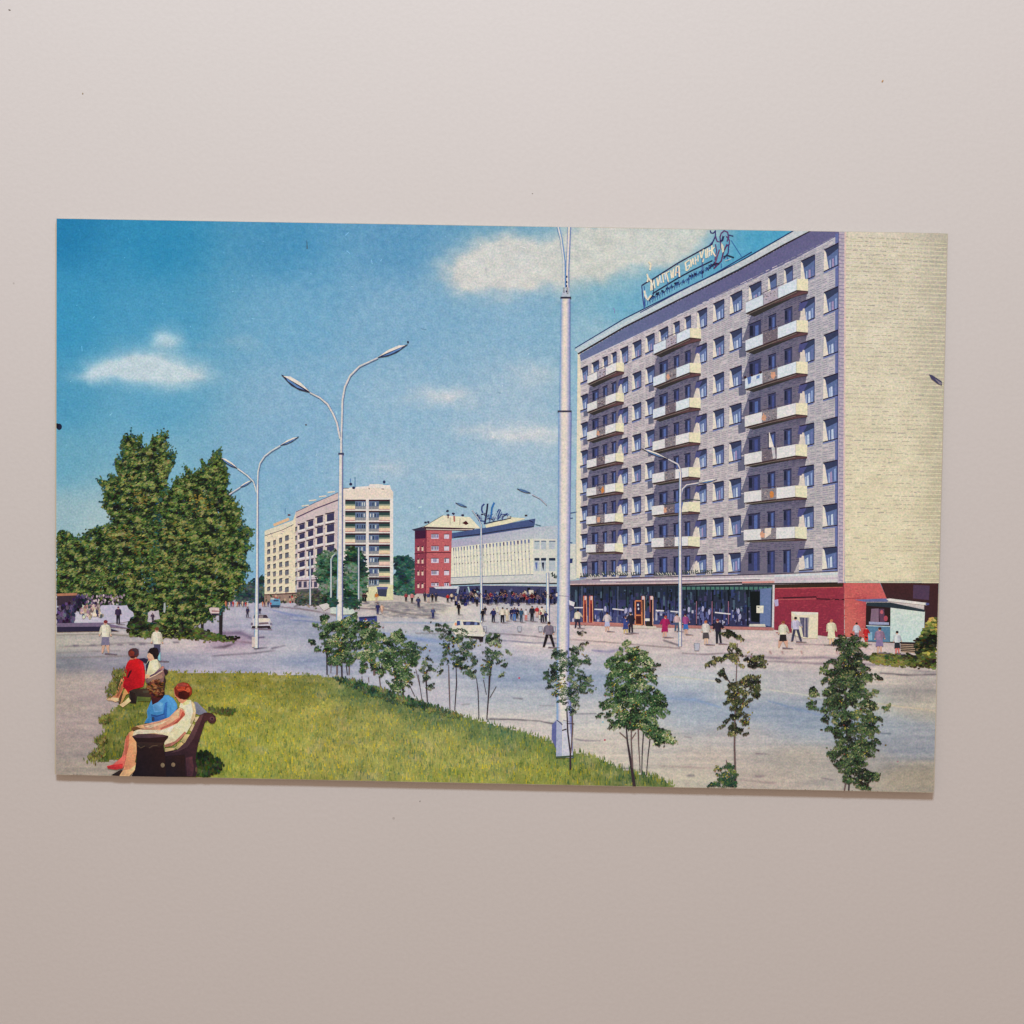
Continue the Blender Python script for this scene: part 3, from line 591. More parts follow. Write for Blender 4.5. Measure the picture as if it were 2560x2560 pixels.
for k in range(150):
    u, v = 330 + rng.random() * 1530, 1495 + rng.random() * 210; w_ = 8 + rng.random() * 46; h_ = 15 + rng.random() * 80
    b.add(r1([(u, v), (u + w_, v), (u + w_, v + h_), (u, v + h_)]), ((20,24,30),(44,46,110),(88,92,128),(30,42,60),(120,124,150),(36,30,60))[int(rng.random() * 6)], 8 + k % 5 + (u // 60 % 2))
b.line(r1([(545,1490),(565,1560),(590,1600),(700,1560)]), 3.4, (166,190,190), 16); b.add(r1([(1460,1540),(1530,1540),(1540,1660),(1465,1660)]), (206,192,176), 16); b.line(r1([(400,1490),(380,1600)]), 5, (170,176,184), 16)
b.add(r1([(20,1490),(400,1480),(400,1520),(60,1520)]), (206,204,206), 15); b.add(r1([(80,1550),(300,1550),(300,1580),(90,1590)]), (60,62,110), 15)
bo = b.done()
N = 24
for k in range(N):
    f = k / N; u = 318 + (1500 - 318) * (f ** 1.12); yt = 905 - (u - 295) * .113; yb = 1345 - (u - 295) * .03; wd = 12 + 12 * f
    w = sub('rib', bo, 13); sh = u + 22 + 10 * f
    w.add(r1([(u, yt + 10), (u + wd, yt + 10), (sh + wd * .6, yb), (sh, yb)]), (184,182,180), 1); w.add(r1([(u, yt), (u + wd * 1.3, yt), (u + wd * 1.2, yt + 60), (u + 6, yt + 50)]), (108,118,158) if k % 4 else (88,74,110), 2)
    for m in (.32, .54): w.add(r1([(u + 22 * m + 6, yt + (yb - yt) * m), (u + 22 * m + 20, yt + (yb - yt) * m - 3), (u + 22 * m + 20, yt + (yb - yt) * m + 14), (u + 22 * m + 6, yt + (yb - yt) * m + 18)]), (92,86,100) if (k * 7 + int(m * 10)) % 3 else (168,150,140), 3)
    w.done()
for u0 in (1545, 1645, 1765):
    for v0, H, dk in ((795, 130, 0), (1055, 200, 1)):
        w = sub('window', bo, 13); w.add(r1([(u0, v0), (u0 + 78 + (u0 > 1700) * 20, v0), (u0 + 78 + (u0 > 1700) * 20, v0 + H), (u0, v0 + H)]), (176, 184, 190), 1); w.add(r1([(u0, v0), (u0 + 78 + (u0 > 1700) * 20, v0), (u0 + 78 + (u0 > 1700) * 20, v0 + 16 + 26 * dk), (u0, v0 + 14 + 26 * dk)]), (34, 46, 70) if dk else (70, 84, 112), 2)
        if dk and u0 < 1700: w.add(r1([(u0 + 10, v0 + 70), (u0 + 48, v0 + 66), (u0 + 40, v0 + 190), (u0 + 22, v0 + 150)]), (28, 36, 66) if u0 > 1600 else (92, 110, 168), 3)
        w.done()
# script lettering and its frame on the store roof
s = sub('roof_sign', bo, 15); I = (44, 58, 122); J = (30, 28, 62)
for P, w_, c in (([(790,240),(755,275),(750,330),(765,375)],4.4,I),([(840,235),(830,330),(815,420),(800,520)],5,J),([(940,220),(905,300),(895,400),(880,480)],5.4,(40,104,170)),([(985,365),(1010,325),(1035,330),(1015,375),(995,440)],3.6,I),([(680,400),(720,440),(700,480)],5,J),([(660,390),(680,370)],3,(90,130,170)),([(740,400),(800,390),(800,420)],4,J),([(860,430),(870,520),(900,450),(930,500),(960,440),(990,480),(1000,400)],2.8,I),([(1000,470),(1040,400),(1135,395)],3.4,I),([(1050,440),(1130,400)],3,J),([(780,540),(900,515),(1060,485),(1190,455),(1190,425)],3,J),([(700,490),(780,500),(800,530)],3.4,I),([(820,470),(860,460),(920,480)],2.6,J),([(1080,420),(1060,480)],2.6,I),([(1130,440),(1180,430)],2.4,(210,190,160))): s.line(r1(P), w_ * .85, np.array(c) + 4)
for k in range(46):
    u = 670 + rng.random() * 480; v = 410 + rng.random() * 100 - (u - 670) * .06; s.line(r1([(u, v), (u + rng.normal() * 24, v - 8 - rng.random() * 44)]), 1.1, (60, 84, 140) if k % 3 else (150, 156, 176))
s.line(r1([(1400,415),(1440,415)]), 4, (60,50,56)); s.line(r1([(1470,490),(1530,520)]), 2, J); s.line(r1([(1560,550),(1640,570)]), 2.6, (70,104,122)); s.done()
s = sub('wall_lettering', bo, 16)
for P in ([(1800,1300),(1820,1270),(1815,1340)],[(1830,1330),(1850,1290),(1850,1350)],[(1860,1330),(1890,1330)],[(1835,1350),(1885,1355)]): s.line(r1(P), 3, (50,62,58))
s.done()

# ------------------------------------------------------------------ tall grey brick apartment block (right)
rb = q(1780, 520, .33126); rc = q(1700, 560, .21739); rd = q(1700, 1260, .16563); re_ = q(2000, 1360, .19151); rf_ = q(1380, 1380, .16563); rs = q(1600, 560, .14493); rg = q(1400, 1140, .16563)
def TW(x, k): return (918 + 69.6 * k) + (x - 1462) * ((616 + 107.5 * k) - (918 + 69.6 * k)) / 618
def SP(x): return 69.6 + (x - 1462) * 37.9 / 618
def wallcol(x, y):
    f = smooth(1450, 2096, x)[:, None]; g = smooth(700, 1450, y)[:, None]
    c = np.array([196, 185, 187]) * (1 - f) + np.array([178, 173, 179]) * f
    c = c * (1 - g * .55) + np.array([186, 172, 166]) * g * .55
    return c + ((fbm(x / 60, y / 40, 3, 41) - .5) * 22)[:, None] * np.array([1.1, .8, .8])
RT = [(1438, 871), (1560, 798), (1700, 728), (1840, 661), (1983, 578), (2000, 560)]
b = Ink('printed_grey_apartment_block', card, 20, 'tall grey brick printed apartment block with three stacks of white balconies')
FA = [(1447,884),(1560,818),(1700,748),(1845,676),(1960,612),(2036,560),(2098,560),(2094,1457),(1448,1448)]
b.grid(1440, 560, 2100, 1460, 165, 225, wallcol, keep=lambda x, y: pip(np.stack([x, y], 1), FA))
b.add([(1444,884),(1451,884),(1453,1445),(1440,1445),(1441,1200)], (226,212,186)); b.add([(1422,1360),(1441,1360),(1441,1448),(1420,1450)], (206,204,192)); b.add([(1424,1396),(1432,1396),(1431,1408),(1424,1408)], (44,56,104))
for P in ([(1424,1283),(1442,1280)],[(1424,1296),(1432,1295)],[(1424,1356),(1431,1357)]): b.line(P, 2.6, (70,96,138))
b.line([(1440,1200),(1440,1440)], 1.4, (150,150,160))
# cornice and the shade under it
b.add([(1437,872),(1560,799),(1700,729),(1840,662),(1983,579),(2040,540),(2060,560),(1960,612),(1840,675),(1700,747),(1560,817),(1445,884)], [(178,196,206)]*3 + [(192,196,198)]*6 + [(186,198,204)]*3)
b.line([(1437,871),(1560,797),(1700,727),(1840,659),(1983,577),(2010,561)], 2.6, (30,50,104)); b.line([(1437,877),(1700,734),(1983,586)], 1.4, (206,208,206)); b.line([(1445,885),(1560,818),(1700,748),(1845,676),(1960,612),(2050,566)], 4.2, (46,34,44))
b.add([(1449,887),(1560,821),(1700,751),(1845,679),(1960,615),(2050,566),(2096,566),(2096,588),(2070,603),(1960,661),(1845,716),(1700,786),(1560,852),(1452,903)], [(98,108,148)]*3 + [(98,94,134)]*4 + [(102,98,138)]*2 + [(94,94,136)]*2 + [(102,110,148)]*3)
b.line([(1452,904),(1560,853),(1700,787),(1845,717),(1960,662),(2096,590)], 1.6, (196,192,206))
# corner return and lit gable
b.add([(2088,584),(2097,584),(2094,1440),(2087,1440)], (98,108,160)); b.line([(2097,580),(2095,1000),(2094,1440)], 2.6, (60,60,118))
b.add([(2097,560),(2114,560),(2110,1457),(2094,1457)], (180,166,178))
for k in range(96):
    y = 586 + k * 9.1; b.line([(2097, y), (2112, y + 1.5)], 2.2, (140, 128, 154), 30)
    b.line([(2099 + (k % 2) * 6, y), (2099 + (k % 2) * 6, y + 8)], 1.4, (150, 138, 160), 31)
bo = b.done()
def gcol(x, y):
    f = smooth(600, 1450, y)[:, None]; c = np.array([211, 199, 177]) * (1 - f) + np.array([219, 204, 169]) * f
    c = c * (1 - .12 * smooth(2250, 2360, x)[:, None]); return c + ((fbm(x / 40, y / 24, 3, 51) - .5) * 26)[:, None]
gw = Ink('gable_wall', bo, 21, 'cream-yellow windowless end wall')
GA = [(2112,560),(2420,560),(2400,1459),(2108,1456)]
gw.grid(2104, 560, 2384, 1462, 70, 226, gcol, keep=lambda x, y: pip(np.stack([x, y], 1), GA)); gw.line([(2113,580),(2109,1456)], 4, (218,186,176)); gwo = gw.done()
cr = Ink('brick_courses', gwo, 22, kind='stuff')
for k in range(82):
    y = 592 + 10.6 * k; sl = .045 * (1 - k / 82)
    x = 2114.0
    while x < 2366:
        l = 5 + rng.random() * 15; c = (188, 176, 150) if rng.random() < .7 else (172, 162, 146)
        if rng.random() < .88 - .5 * k / 82: cr.line([(x, y + (x - 2114) * sl + rng.normal() * .6), (x + l, y + (x + l - 2114) * sl + rng.normal() * .6)], 1.3 + rng.random() * 1.6, c, k % 3 + (x // 9 % 2))
        x += l + 2 + rng.random() * 4
    cr.line([(2114, y + 5.5), (2240, y + 5.5 + 120 * sl), (2366, y + 5.5 + 250 * sl)], 1.8, (214, 206, 168), 5)
cr.done()
br = Ink('brick_courses', bo, 22, kind='stuff')
for k in range(8):
    for j in range(19):
        f = j / 19
        for xa in np.arange(1456, 2088, 15.8):
            xb = xa + 9 + rng.random() * 6
            if TW(xa, k) + SP(xa) * (f - .35) < TW(xa, 0) - .28 * SP(xa): continue
            ya, yb = TW(xa, k) + SP(xa) * (f - .3), TW(xb, k) + SP(xb) * (f - .3)
            yb = ya + (yb - ya) * (.9)
            if ya > 1434: continue
            br.line([(xa, ya), (xb, yb)], 1.5, ((156, 143, 154) if xa < 1850 else (143, 137, 153)) if rng.random() < .75 else (206, 192, 194), j % 3)
br.done()

GR = [(1468.6, 1540.6, 1560), (1634, 1725, 1752.6), (1864.5, 1992, 2020)]
WS = [(1453.7,1469.5,0,-1),(1481,1497,0,0),(1508,1519,1,0),(1530,1541,1,0),(1552,1570,0,9),(1583,1603,0,-1),(1616,1636,0,-1),(1649,1670,0,1),(1685,1698.6,1,1),(1713,1727,1,1),(1745,1767,0,9),(1785,1810,0,-1),(1827,1855,0,-1),(1874,1903,0,2),(1922,1941,1,2),(1962,1981.5,1,2),(2004,2037,0,9),(2059,2096,0,-1)]
def bal(g, k):
    x0, x1, x2 = GR[g]; d = (-.9 * k if g else -.6 * k); x0, x1, x2 = x0 + d, x1 + d * .9, x2 + d * .6
    a = .352 + .004 * k + .012 * (g == 2); c = a + .008 + .007 * k; S0, S1 = SP(x0), SP(x1)
    lt, lb = TW(x0, k) + a * S0, TW(x0, k) + (a + .30) * S0; rt, rbm = TW(x1, k) + c * S1, TW(x1, k) + (c + .285) * S1
    return x0, x1, x2, lt, lb, rt, rbm, S0, S1
# shade the balconies throw on the brickwork
sh = Ink('balcony_shade', bo, 23)
for g in range(3):
    for k in range(7):
        x0, x1, x2, lt, lb, rt, rbm, S0, S1 = bal(g, k)
        if k < 6: _, _, _, nl, _, nr, _, _, _ = bal(g, k + 1); nx = GR[g][0] - .9 * k
        else: nl = TW(x0, 7) + .80 * S0; nr = TW(x1, 7) + .80 * S1; nl = min(nl, 1441); nr = min(nr, 1437)
        c1, c2 = (98, 99, 122), (108, 101, 119)
        w = 10 + 7 * (g == 2) + 2 * (g == 1)
        if k > 0: sh.add([(x0 - w, lb - .20 * S0), (x0 + 2, lb - .25 * S0), (x0 + 2, lb + .12 * S0), (x0 - w + 1, lb + .17 * S0)], c1, 1)
        r_ = x2 - 2
        if k < 6: sh.add([(x0 + w * .7, lb + .07 * S0), (x0 + w * .9, lb), (x1, rbm), (r_, rbm + .06 * S1), (r_ - 3, rbm + .22 * S1), (r_ - .22 * S1, nr + 4), (x0, nl + 4), (x0 - w * .55, nl + 2)], [c1, c1, (62, 60, 84), (62, 60, 84), c2, c2, c2, c1], 2)
        else: sh.add([(x0 + w * .8, lb + .07 * S0), (x0 + w, lb), (x1, rbm), (r_, rbm + .06 * S1), (r_ - 6, rbm + .3 * S1), (r_ - .32 * S1, nr), (x0 - w, nl), (x0 - w * .6, nl - .3 * S0)], c2, 2)
for g in range(3):
    for k in range(7):
        x0, x1, x2, lt, lb, rt, rbm, S0, S1 = bal(g, k)
        for j in range(11):
            f_ = .10 + j * .047
            for xa in np.arange(x0 + 4, x2 - 16 - j, 10.5):
                t_ = (xa - x0) / (x1 - x0); ya = lb + (rbm - lb) * min(t_, 1) + SP(xa) * f_
                if k == 6 and ya > TW(xa, 7) + .78 * SP(xa): continue
                sh.line([(xa, ya), (xa + 6 + rng.random() * 3, ya + (rbm - lb) / (x1 - x0) * 7)], 1.3, (70, 64, 98) if rng.random() < .6 else (116, 104, 132), 3 + j % 2)
sho = sh.done()
# windows
for (xa, xb, door, gp) in WS:
    for k in range(8):
        S = SP(xa); d = -.35 * k * (xa > 1800) - .2 * k; a, c = xa + d, xb + d
        if xb > 2090: a += 3
        wd = c - a; t0, t1 = TW(a, k), TW(c, k) + (.5 if xb < 2090 else 0); H = .49 * S
        shade = (gp >= 0 and gp != 9 and k > 0)
        if door: H = .42 * S if k < 7 else .55 * S
        w = Ink('window' if not door else 'balcony_door', bo, 24)
        if not shade:
            w.add([(a, t0), (c, t1), (c, t1 + H), (a, t0 + H)], (88, 106, 152), 1)
            w.add([(a, t0), (c, t1), (c, t1 + H * .24), (a + wd * .2, t0 + H * .34)], (52, 60, 90), 2)
            w.add([(a - 1.5, t0 + 1), (a + wd * .08, t0 + H * .12), (a + wd * .30, t0 + H * .98), (a - 3, t0 + H * 1.03)], (226, 212, 194), 3)
            if not door:
                m1 = .45 + .1 * rng.random(); w.add([(a + wd * m1, t0 + H * .45), (a + wd * (m1 + .14), t0 + H * .4), (a + wd * (m1 + .18), t0 + H * .92), (a + wd * m1, t0 + H * .94)], (190, 200, 222) if rng.random() < .7 else (160, 140, 176), 4); w.add([(a + wd * .34, t0 + H * .5), (a + wd * .42, t0 + H * .46), (a + wd * .44, t0 + H * .95), (a + wd * .36, t0 + H * .96)], (164, 180, 210), 4)
                w.add([(a + wd * .76, t0 + H * .3), (a + wd * .88, t0 + H * .26), (a + wd * .88, t0 + H * .86), (a + wd * .78, t0 + H * .88)], (140, 160, 204) if rng.random() < .6 else (104, 114, 164), 4)
                if gp == 9 and k > 0: w.add([(a - 4, t0 + H * .0), (a + wd * .5, t0 + H * -.05), (a + wd * .1, t0 + H * .42), (a - 8, t0 + H * .42)], (74, 76, 128), 5)
            w.line([(a - 2, t0 + .5), (c, t1 - .5)], 3, (40, 30, 52), 6); w.line([(c, t1), (c, t1 + H)], 1.6, (54, 52, 100), 6)
            if not door: w.line([(a - 3, t0 + H + 2.5), (c + 1, t1 + H + 1.5)], 2.8, (38, 30, 56), 6); w.line([(a - 3, t0 + H + 6), (c - 2, t1 + H + 5)], 3, (110, 122, 172), 5)
        else:
            w.add([(a, t0), (c, t1), (c, t1 + H), (a, t0 + H)], (56, 60, 96), 1); w.line([(a - 2, t0 + .5), (c, t1 - .5)], 2.4, (40, 34, 56), 6)
            f = rng.random(); w.add([(a + wd * .5, t0 + 3), (a + wd * .78, t0 + 1), (a + wd * .78, t0 + H), (a + wd * .5, t0 + H)], (84, 104, 164) if f < .6 else (66, 76, 134), 2)
            w.add([(a + 1, t0 + 3), (a + wd * .3, t0 + 2), (a + wd * .3, t0 + H * .6), (a + 1, t0 + H * .6)], (30, 34, 56), 3)
        w.done()
# lit wall wedge beside each stack
wl = Ink('lit_wall_patch', bo, 25)
for g in range(3):
    for k in range(1, 8):
        x0, x1, x2, lt, lb, rt, rbm, S0, S1 = bal(g, min(k, 6)); 
        if k == 7: rt = rt + S1 * 1.0; x2 += 0
        e = .19 * S1
        wl.add([(x2 - e * .62, rt - e * 1.5), (x2 - e * .4, rt - e * 1.5), (x2 - e * .2, rt + 2), (x2 - e * 1.1, rt + 3), (x2 - e * .95, rt - e * .5)], (214, 198, 184))
wl.done()
CL = [(206,202,196),(214,206,198)]
for g in range(3):
    for k in range(7):
        x0, x1, x2, lt, lb, rt, rbm, S0, S1 = bal(g, k); L = x1 - x0
        f = lambda s: (x0 + L * s, lt + (rt - lt) * s); h = lambda s: (x0 + L * s, lb + (rbm - lb) * s)
        B = Ink('balcony', bo, 27); up = max(0, 1 - k / 6)
        B.add([h(0), h(1), (x2, rbm + 3), (x2, rbm + 6 + 2 * up), (x1 - 4, rbm + 5 + 9 * up + .02 * S1), (x0 + 16 * S0 / 70, lb + 4 + 4 * up)], [(56, 44, 48)] * 2 + [(110, 70, 74)] + [(60, 46, 50)] + [(48, 48, 46)] * 2, 1)
        B.line([h(0), h(1), (x2, rbm + 3)], 2.4, (62, 42, 44), 3); B.line([(x0 + 3, lb + 3), (x1, rbm + 3.5)], 1.3, (128, 116, 104), 4)
        tint = np.array([0, 0, 0]) if g == 0 or k > 2 else np.array([-10, 2, 12])
        pw = np.array((216, 211, 208)) + tint
        if g == 1 and k == 6: pass
        B.add([f(0), f(.34), h(.34), h(0)], pw, 2)
        gc = (132, 124, 130) if (k + g) % 3 else (112, 100, 110)
        if k == 0: gc = (172, 160, 172)
        B.add([f(.34), f(.63), h(.63), h(.34)], gc, 2)
        for m in range(26):
            s = .35 + rng.random() * .27; (gx, gy), (_, gb) = f(s), h(s); yy = gy + (gb - gy) * (.1 + rng.random() * .8)
            B.ell(gx, yy, 1.1 + rng.random() * 1.2, .9, (82, 66, 76) if m % 3 else (186, 160, 150), n=5, lv=3)
        B.add([f(.63), f(1), h(1), h(.63)], pw + 4, 2); B.add([f(1), (x2, rt + 1), (x2, rbm + 2.5), h(1)], (228, 216, 180), 2)
        B.line([(x1, rt + 1), (x1, rbm)], 1, (176, 168, 150), 3); B.line([f(0), f(.36)], 1.2, (92, 78, 92), 3); B.line([(x0 + L * .30, lt + (rt - lt) * .30 - 4), (x0 + L * .66, lt + (rt - lt) * .66 - 4)], 1.7, (66, 52, 66), 3); B.line([(x0 + L * .66, lt + (rt - lt) * .66 - 3), (x1, rt - 3)], 1.2, (96, 84, 104), 3)
        for s in (.34, .63): B.line([(x0 + L * s, lt + (rt - lt) * s - 4), h(s)], 1.3, (150, 140, 146) if k else (120, 120, 140), 4)
        if (g, k) in ((2, 2), (2, 3), (2, 5), (1, 1), (0, 4), (0, 5), (2, 6), (1, 5), (0, 2)):
            s = {(2, 2): .55, (2, 3): .38, (2, 5): .54, (1, 1): .40, (0, 4): .56, (0, 5): .42, (2, 6): .36, (1, 5): .36, (0, 2): .38}[(g, k)]; (gx, gy), (_, gb) = f(s), h(s)
            B.ell(gx, gy + (gb - gy) * .55, 4 + (g == 2) * 2, (gb - gy) * .3, (206, 126, 62) if (g, k) in ((2, 5), (0, 4)) else (208, 150, 120), wob=.2, lv=5)
        if (g, k) == (2, 2):
            for s in (.0, .13, .30): B.ell(*f(s)[:1], f(s)[1] - 2, 3.4, 3.4, (52, 28, 36), lv=5)
            B.add([f(.04), f(.12), (x0 + L * .11, lt + 12), (x0 + L * .06, lt + 16)], (88, 116, 176), 5); B.add([(x0 + L * .22, lt - 5), (x0 + L * .29, lt - 9), (x0 + L * .28, lt), (x0 + L * .22, lt + 2)], (96, 124, 180), 5)
        if (g, k) == (2, 6): B.add([(x0 + L * .41, lt - 3), (x0 + L * .54, lt - 5), (x0 + L * .53, lt + 11), (x0 + L * .41, lt + 22)], (226, 206, 186), 5)
        if (g, k) == (1, 5): B.add([f(.62), f(1), h(1), h(.62)], (92, 112, 172), 4); B.add([f(.86), (x1 + 2, rt), h(1), h(.8)], (222, 212, 186), 5); B.line([f(.3), f(.62), (x1 - 3, rt - 6), (x2, rt - 3)], 3, (58, 66, 72), 6)
        if (g, k) == (2, 4):
            B.add([(x0 + L * .48, lt - 54), (x0 + L * .49, lt - 54), (x0 + L * .58, lt - 16), (x0 + L * .48, lt - 17)], (226, 214, 200), 6); B.add([(x0 + L * .53, lt - 15), (x0 + L * .59, lt - 17), (x0 + L * .61, lt + 10), (x0 + L * .56, lt + 12)], (196, 190, 190), 6)
        B.done()
# rooftop sign: lattice frame, white letters, wire figures
s = Ink('rooftop_sign', bo, 26, 'rooftop sign of white letters on a dark lattice frame'); Kc = (34, 36, 84); Bc = (44, 84, 156)
for P, w_, c in (([(30,1060),(110,1010),(220,950),(650,675),(1240,350),(1300,210)],3,(42,34,76)),([(215,1200),(650,935),(860,820),(1250,630)],3,(34,28,70)),([(30,1060),(45,1250),(75,1470)],2.6,(60,56,130)),([(70,1070),(80,1200),(75,1470)],2,Bc),([(0,1530),(640,1190),(1300,850),(1932,480)],2.2,(36,48,110)),
    ([(215,940),(235,1200),(160,1330)],2.2,Kc),([(650,680),(655,940)],1.8,Bc),([(1070,590),(1075,930)],2.2,(60,60,130)),([(835,920),(840,1030)],2,Bc),([(470,790),(470,1090)],1.6,Bc),([(1570,280),(1660,420),(1750,560)],1.8,(52,110,170))): s.line(rs(P), w_, c)
for u, v, r in ((225,1260,3.6),(300,1200,4.2),(390,1165,3.4),(470,1110,3.2),(550,1080,3.2),(635,1030,4.6),(745,995,3.4),(885,900,4.4),(960,865,3.8),(1060,830,4),(1170,770,4.2),(1225,720,4.6),(1290,690,4)): s.ell(*rs([(u, v)])[0], r * 1.2, r * .9, (26,34,66), wob=.25)
for i in range(30):
    u = 90 + i * 42; v = 1420 - i * 24.2; s.line(rs([(u, v), (u + rng.normal() * 8, v - 60 - rng.random() * 60)]), 1.5, Bc if i % 2 else (60, 70, 130))
for i in range(26):
    u = 150 + i * 44; v = 1330 - i * 23.5; s.line(rs([(u, v), (u + 34, v - 50)]), 1.4, (50,96,160) if i % 3 else Kc)
so = s.done()
lt_ = Ink('letters', so, 28); Wc = (232, 216, 186); Wb = (206, 216, 222)
for P, w_, c in (([(150,650),(185,700),(170,800)],4.4,Wc),([(120,860),(140,940),(125,1000)],4,Wc),([(75,1150),(95,1260),(130,1310),(190,1230)],4.4,Wc),([(90,1200),(120,1280)],3.6,Wb),([(150,930),(195,1010),(185,1150)],3.8,Wc),
    ([(195,960),(215,1140)],3,Wc),([(215,1060),(240,980)],2.6,Wb),([(240,970),(255,1110)],3,Wc),([(290,930),(310,1070)],3.6,Wc),([(310,1070),(345,890)],3.4,Wc),([(345,890),(365,1020)],3.2,Wb),
    ([(385,860),(405,1010)],3.4,Wc),([(385,870),(430,850)],2.8,Wc),([(430,850),(440,960)],3,Wb),([(450,830),(490,1000)],3.6,Wc),([(455,840),(505,815)],3,Wc),([(530,800),(545,940)],3.4,Wc),([(545,940),(580,770)],3.4,Wc),([(580,770),(575,930)],2.8,Wc),
    ([(625,740),(610,900)],3.6,Wc),([(625,745),(670,720)],3.2,Wc),([(670,720),(680,910)],4,Wc),([(610,850),(675,820)],2.4,(206,170,160)),
    ([(780,660),(800,810)],4,Wc),([(785,665),(850,620)],3.2,Wc),([(800,740),(850,710)],2.6,Wb),([(850,700),(850,760)],3,Wc),([(800,810),(850,765)],2.6,Wc),([(870,610),(880,740)],3.4,Wc),([(880,740),(910,590)],2.8,Wc),([(910,590),(925,700)],3.2,Wc),
    ([(950,570),(960,700)],3,Wc),([(960,640),(985,600)],2.4,Wb),([(1000,540),(1000,650)],3.2,Wc),([(1035,480),(1060,590)],4,Wc),([(1060,590),(1095,440)],3.4,Wc),([(1095,600),(1080,660)],3.4,Wc),([(1130,440),(1140,590)],3.6,Wc),([(1160,420),(1170,580)],3.2,Wc),([(1190,410),(1200,560)],3,Wb),
    ([(1240,370),(1230,540)],3.6,Wc),([(1230,470),(1280,400)],3,Wc),([(1240,460),(1300,560)],3.6,Wc),([(1180,480),(1240,440)],2.6,Wc)): lt_.line(rs(P), w_, c)
lt_.done()
fg = Ink('wire_figure', so, 28); Pc = (96,52,110); Nc = (52,46,110)
for P, w_, c in (([(1210,110),(1220,150),(1260,160),(1300,120)],3,Nc),([(1300,110),(1300,210),(1260,300),(1200,370)],3,Nc),([(1300,210),(1330,300),(1390,310),(1380,220),(1400,160),(1450,115),(1510,140),(1530,230),(1500,300)],3.2,Pc),([(1380,300),(1420,280),(1440,200)],5,(36,36,84)),([(1530,190),(1610,210)],2.6,(46,60,110)),([(1490,210),(1540,280),(1540,350),(1490,380)],3,Pc),([(1300,350),(1320,460),(1290,620)],2.6,Pc),([(1370,440),(1330,560),(1290,700)],3.2,(120,60,100)),([(1500,350),(1440,480),(1400,640),(1270,770)],3.4,(92,40,92)),([(1530,350),(1520,500),(1440,600)],3,(70,46,110)),([(1390,310),(1400,440)],3,Pc),([(1440,570),(1500,540),(1620,580)],3.4,(30,44,70)),([(1500,560),(1520,640)],2,Bc),([(1230,720),(1320,680),(1370,690)],4,(36,32,60)),([(1400,680),(1400,760)],1.8,Bc),([(1460,640),(1570,600)],2,(180,196,200))): fg.line(rs(P), w_, c)
fg.add(rs([(1400,320),(1440,380),(1450,470),(1420,500),(1400,400)]), (214,208,186)); fg.ell(*rs([(1450, 180)])[0], 4.4, 5, (130, 170, 200)); fg.done()

# shop floor: canopy, glazing, red brick
c = Ink('shop_canopy', bo, 29)
c.add([(1425,1452),(1500,1446),(1700,1443),(1936,1434),(2094,1428),(2094,1458),(1936,1461),(1700,1463),(1560,1462),(1425,1466)], [(150,132,146)]*2 + [(178,160,170)]*2 + [(206,200,196)]*2 + [(190,178,184)]*3 + [(150,130,140)])
c.line([(1480,1448),(1620,1443),(1800,1439),(1936,1435),(2094,1428)], 2.2, (60,42,62)); c.line([(1500,1451),(1700,1448),(1936,1445)], 3, (222,212,208)); c.line([(1540,1456),(1700,1452),(1900,1449)], 1.6, (120,92,104)); c.line([(1425,1461),(1700,1457),(1936,1452)], 2.6, (204,172,168)); c.line([(1425,1464),(1700,1461),(1855,1457)], 4, (52,28,34)); c.line([(1855,1456),(1936,1455)], 3.4, (206,128,116)); c.line([(1855,1460),(1936,1459),(2094,1457)], 3, (40,28,32))
c.line([(1936,1440),(2094,1434)], 4, (200,208,212)); c.line([(1936,1450),(2094,1445)], 5, (196,178,186)); c.done()
vs = Ink('shop_lettering', bo, 30)
for x0, x1, y0 in ((1452, 1500, 1438), (1505, 1572, 1434), (1578, 1600, 1434), (1636, 1690, 1434), (1706, 1782, 1430)):
    x = x0
    while x < x1:
        w_ = 3 + rng.random() * 3; h_ = 8 + rng.random() * 4; y = y0 - (x - x0) * .01
        vs.line([(x, y - h_ / 2), (x + 1.5, y + h_ / 2)], 2, (52, 64, 58)); 
        if rng.random() < .6: vs.line([(x, y - h_ / 2 + rng.random() * h_), (x + w_, y - h_ / 2 + rng.random() * h_)], 1.8, (64, 78, 66))
        if rng.random() < .4: vs.line([(x + 1, y - 2), (x + w_, y + 3)], 1.6, (206, 200, 176))
        x += w_ + 1.2
vs.done()
sg = Ink('shop_glazing', bo, 29)
sg.add([(1425,1466),(1560,1464),(1700,1464),(1936,1461),(1934,1572),(1860,1570),(1700,1566),(1425,1560)], [(34,44,58)]*3 + [(40,54,60)] + [(60,66,100)] + [(52,52,88)]*3)
sg.add([(1425,1500),(1700,1500),(1700,1566),(1425,1560)], [(50,52,92)]*2 + [(66,72,118)]*2)
for k in range(620):
    x = 1428 + rng.random() * 495; y = 1467 + rng.random() * 94; w_ = 1.5 + rng.random() * 5; h_ = 3 + rng.random() ** 2 * 22; lowv = y > 1518
    cc = ((96, 100, 150), (128, 126, 156), (60, 66, 124), (40, 34, 66), (34, 30, 50), (176, 172, 190), (84, 92, 140), (70, 76, 120))[int(rng.random() * 8)] if lowv else ((22, 30, 34), (46, 66, 74), (34, 44, 84), (62, 58, 96), (20, 26, 30), (28, 34, 50), (72, 92, 110), (54, 66, 110))[int(rng.random() * 8)]
    sg.add([(x, y), (x + w_, y), (x + w_, min(y + h_, 1562)), (x, min(y + h_, 1562))], cc, 3 + k % 5 + (k // 60) * .3)
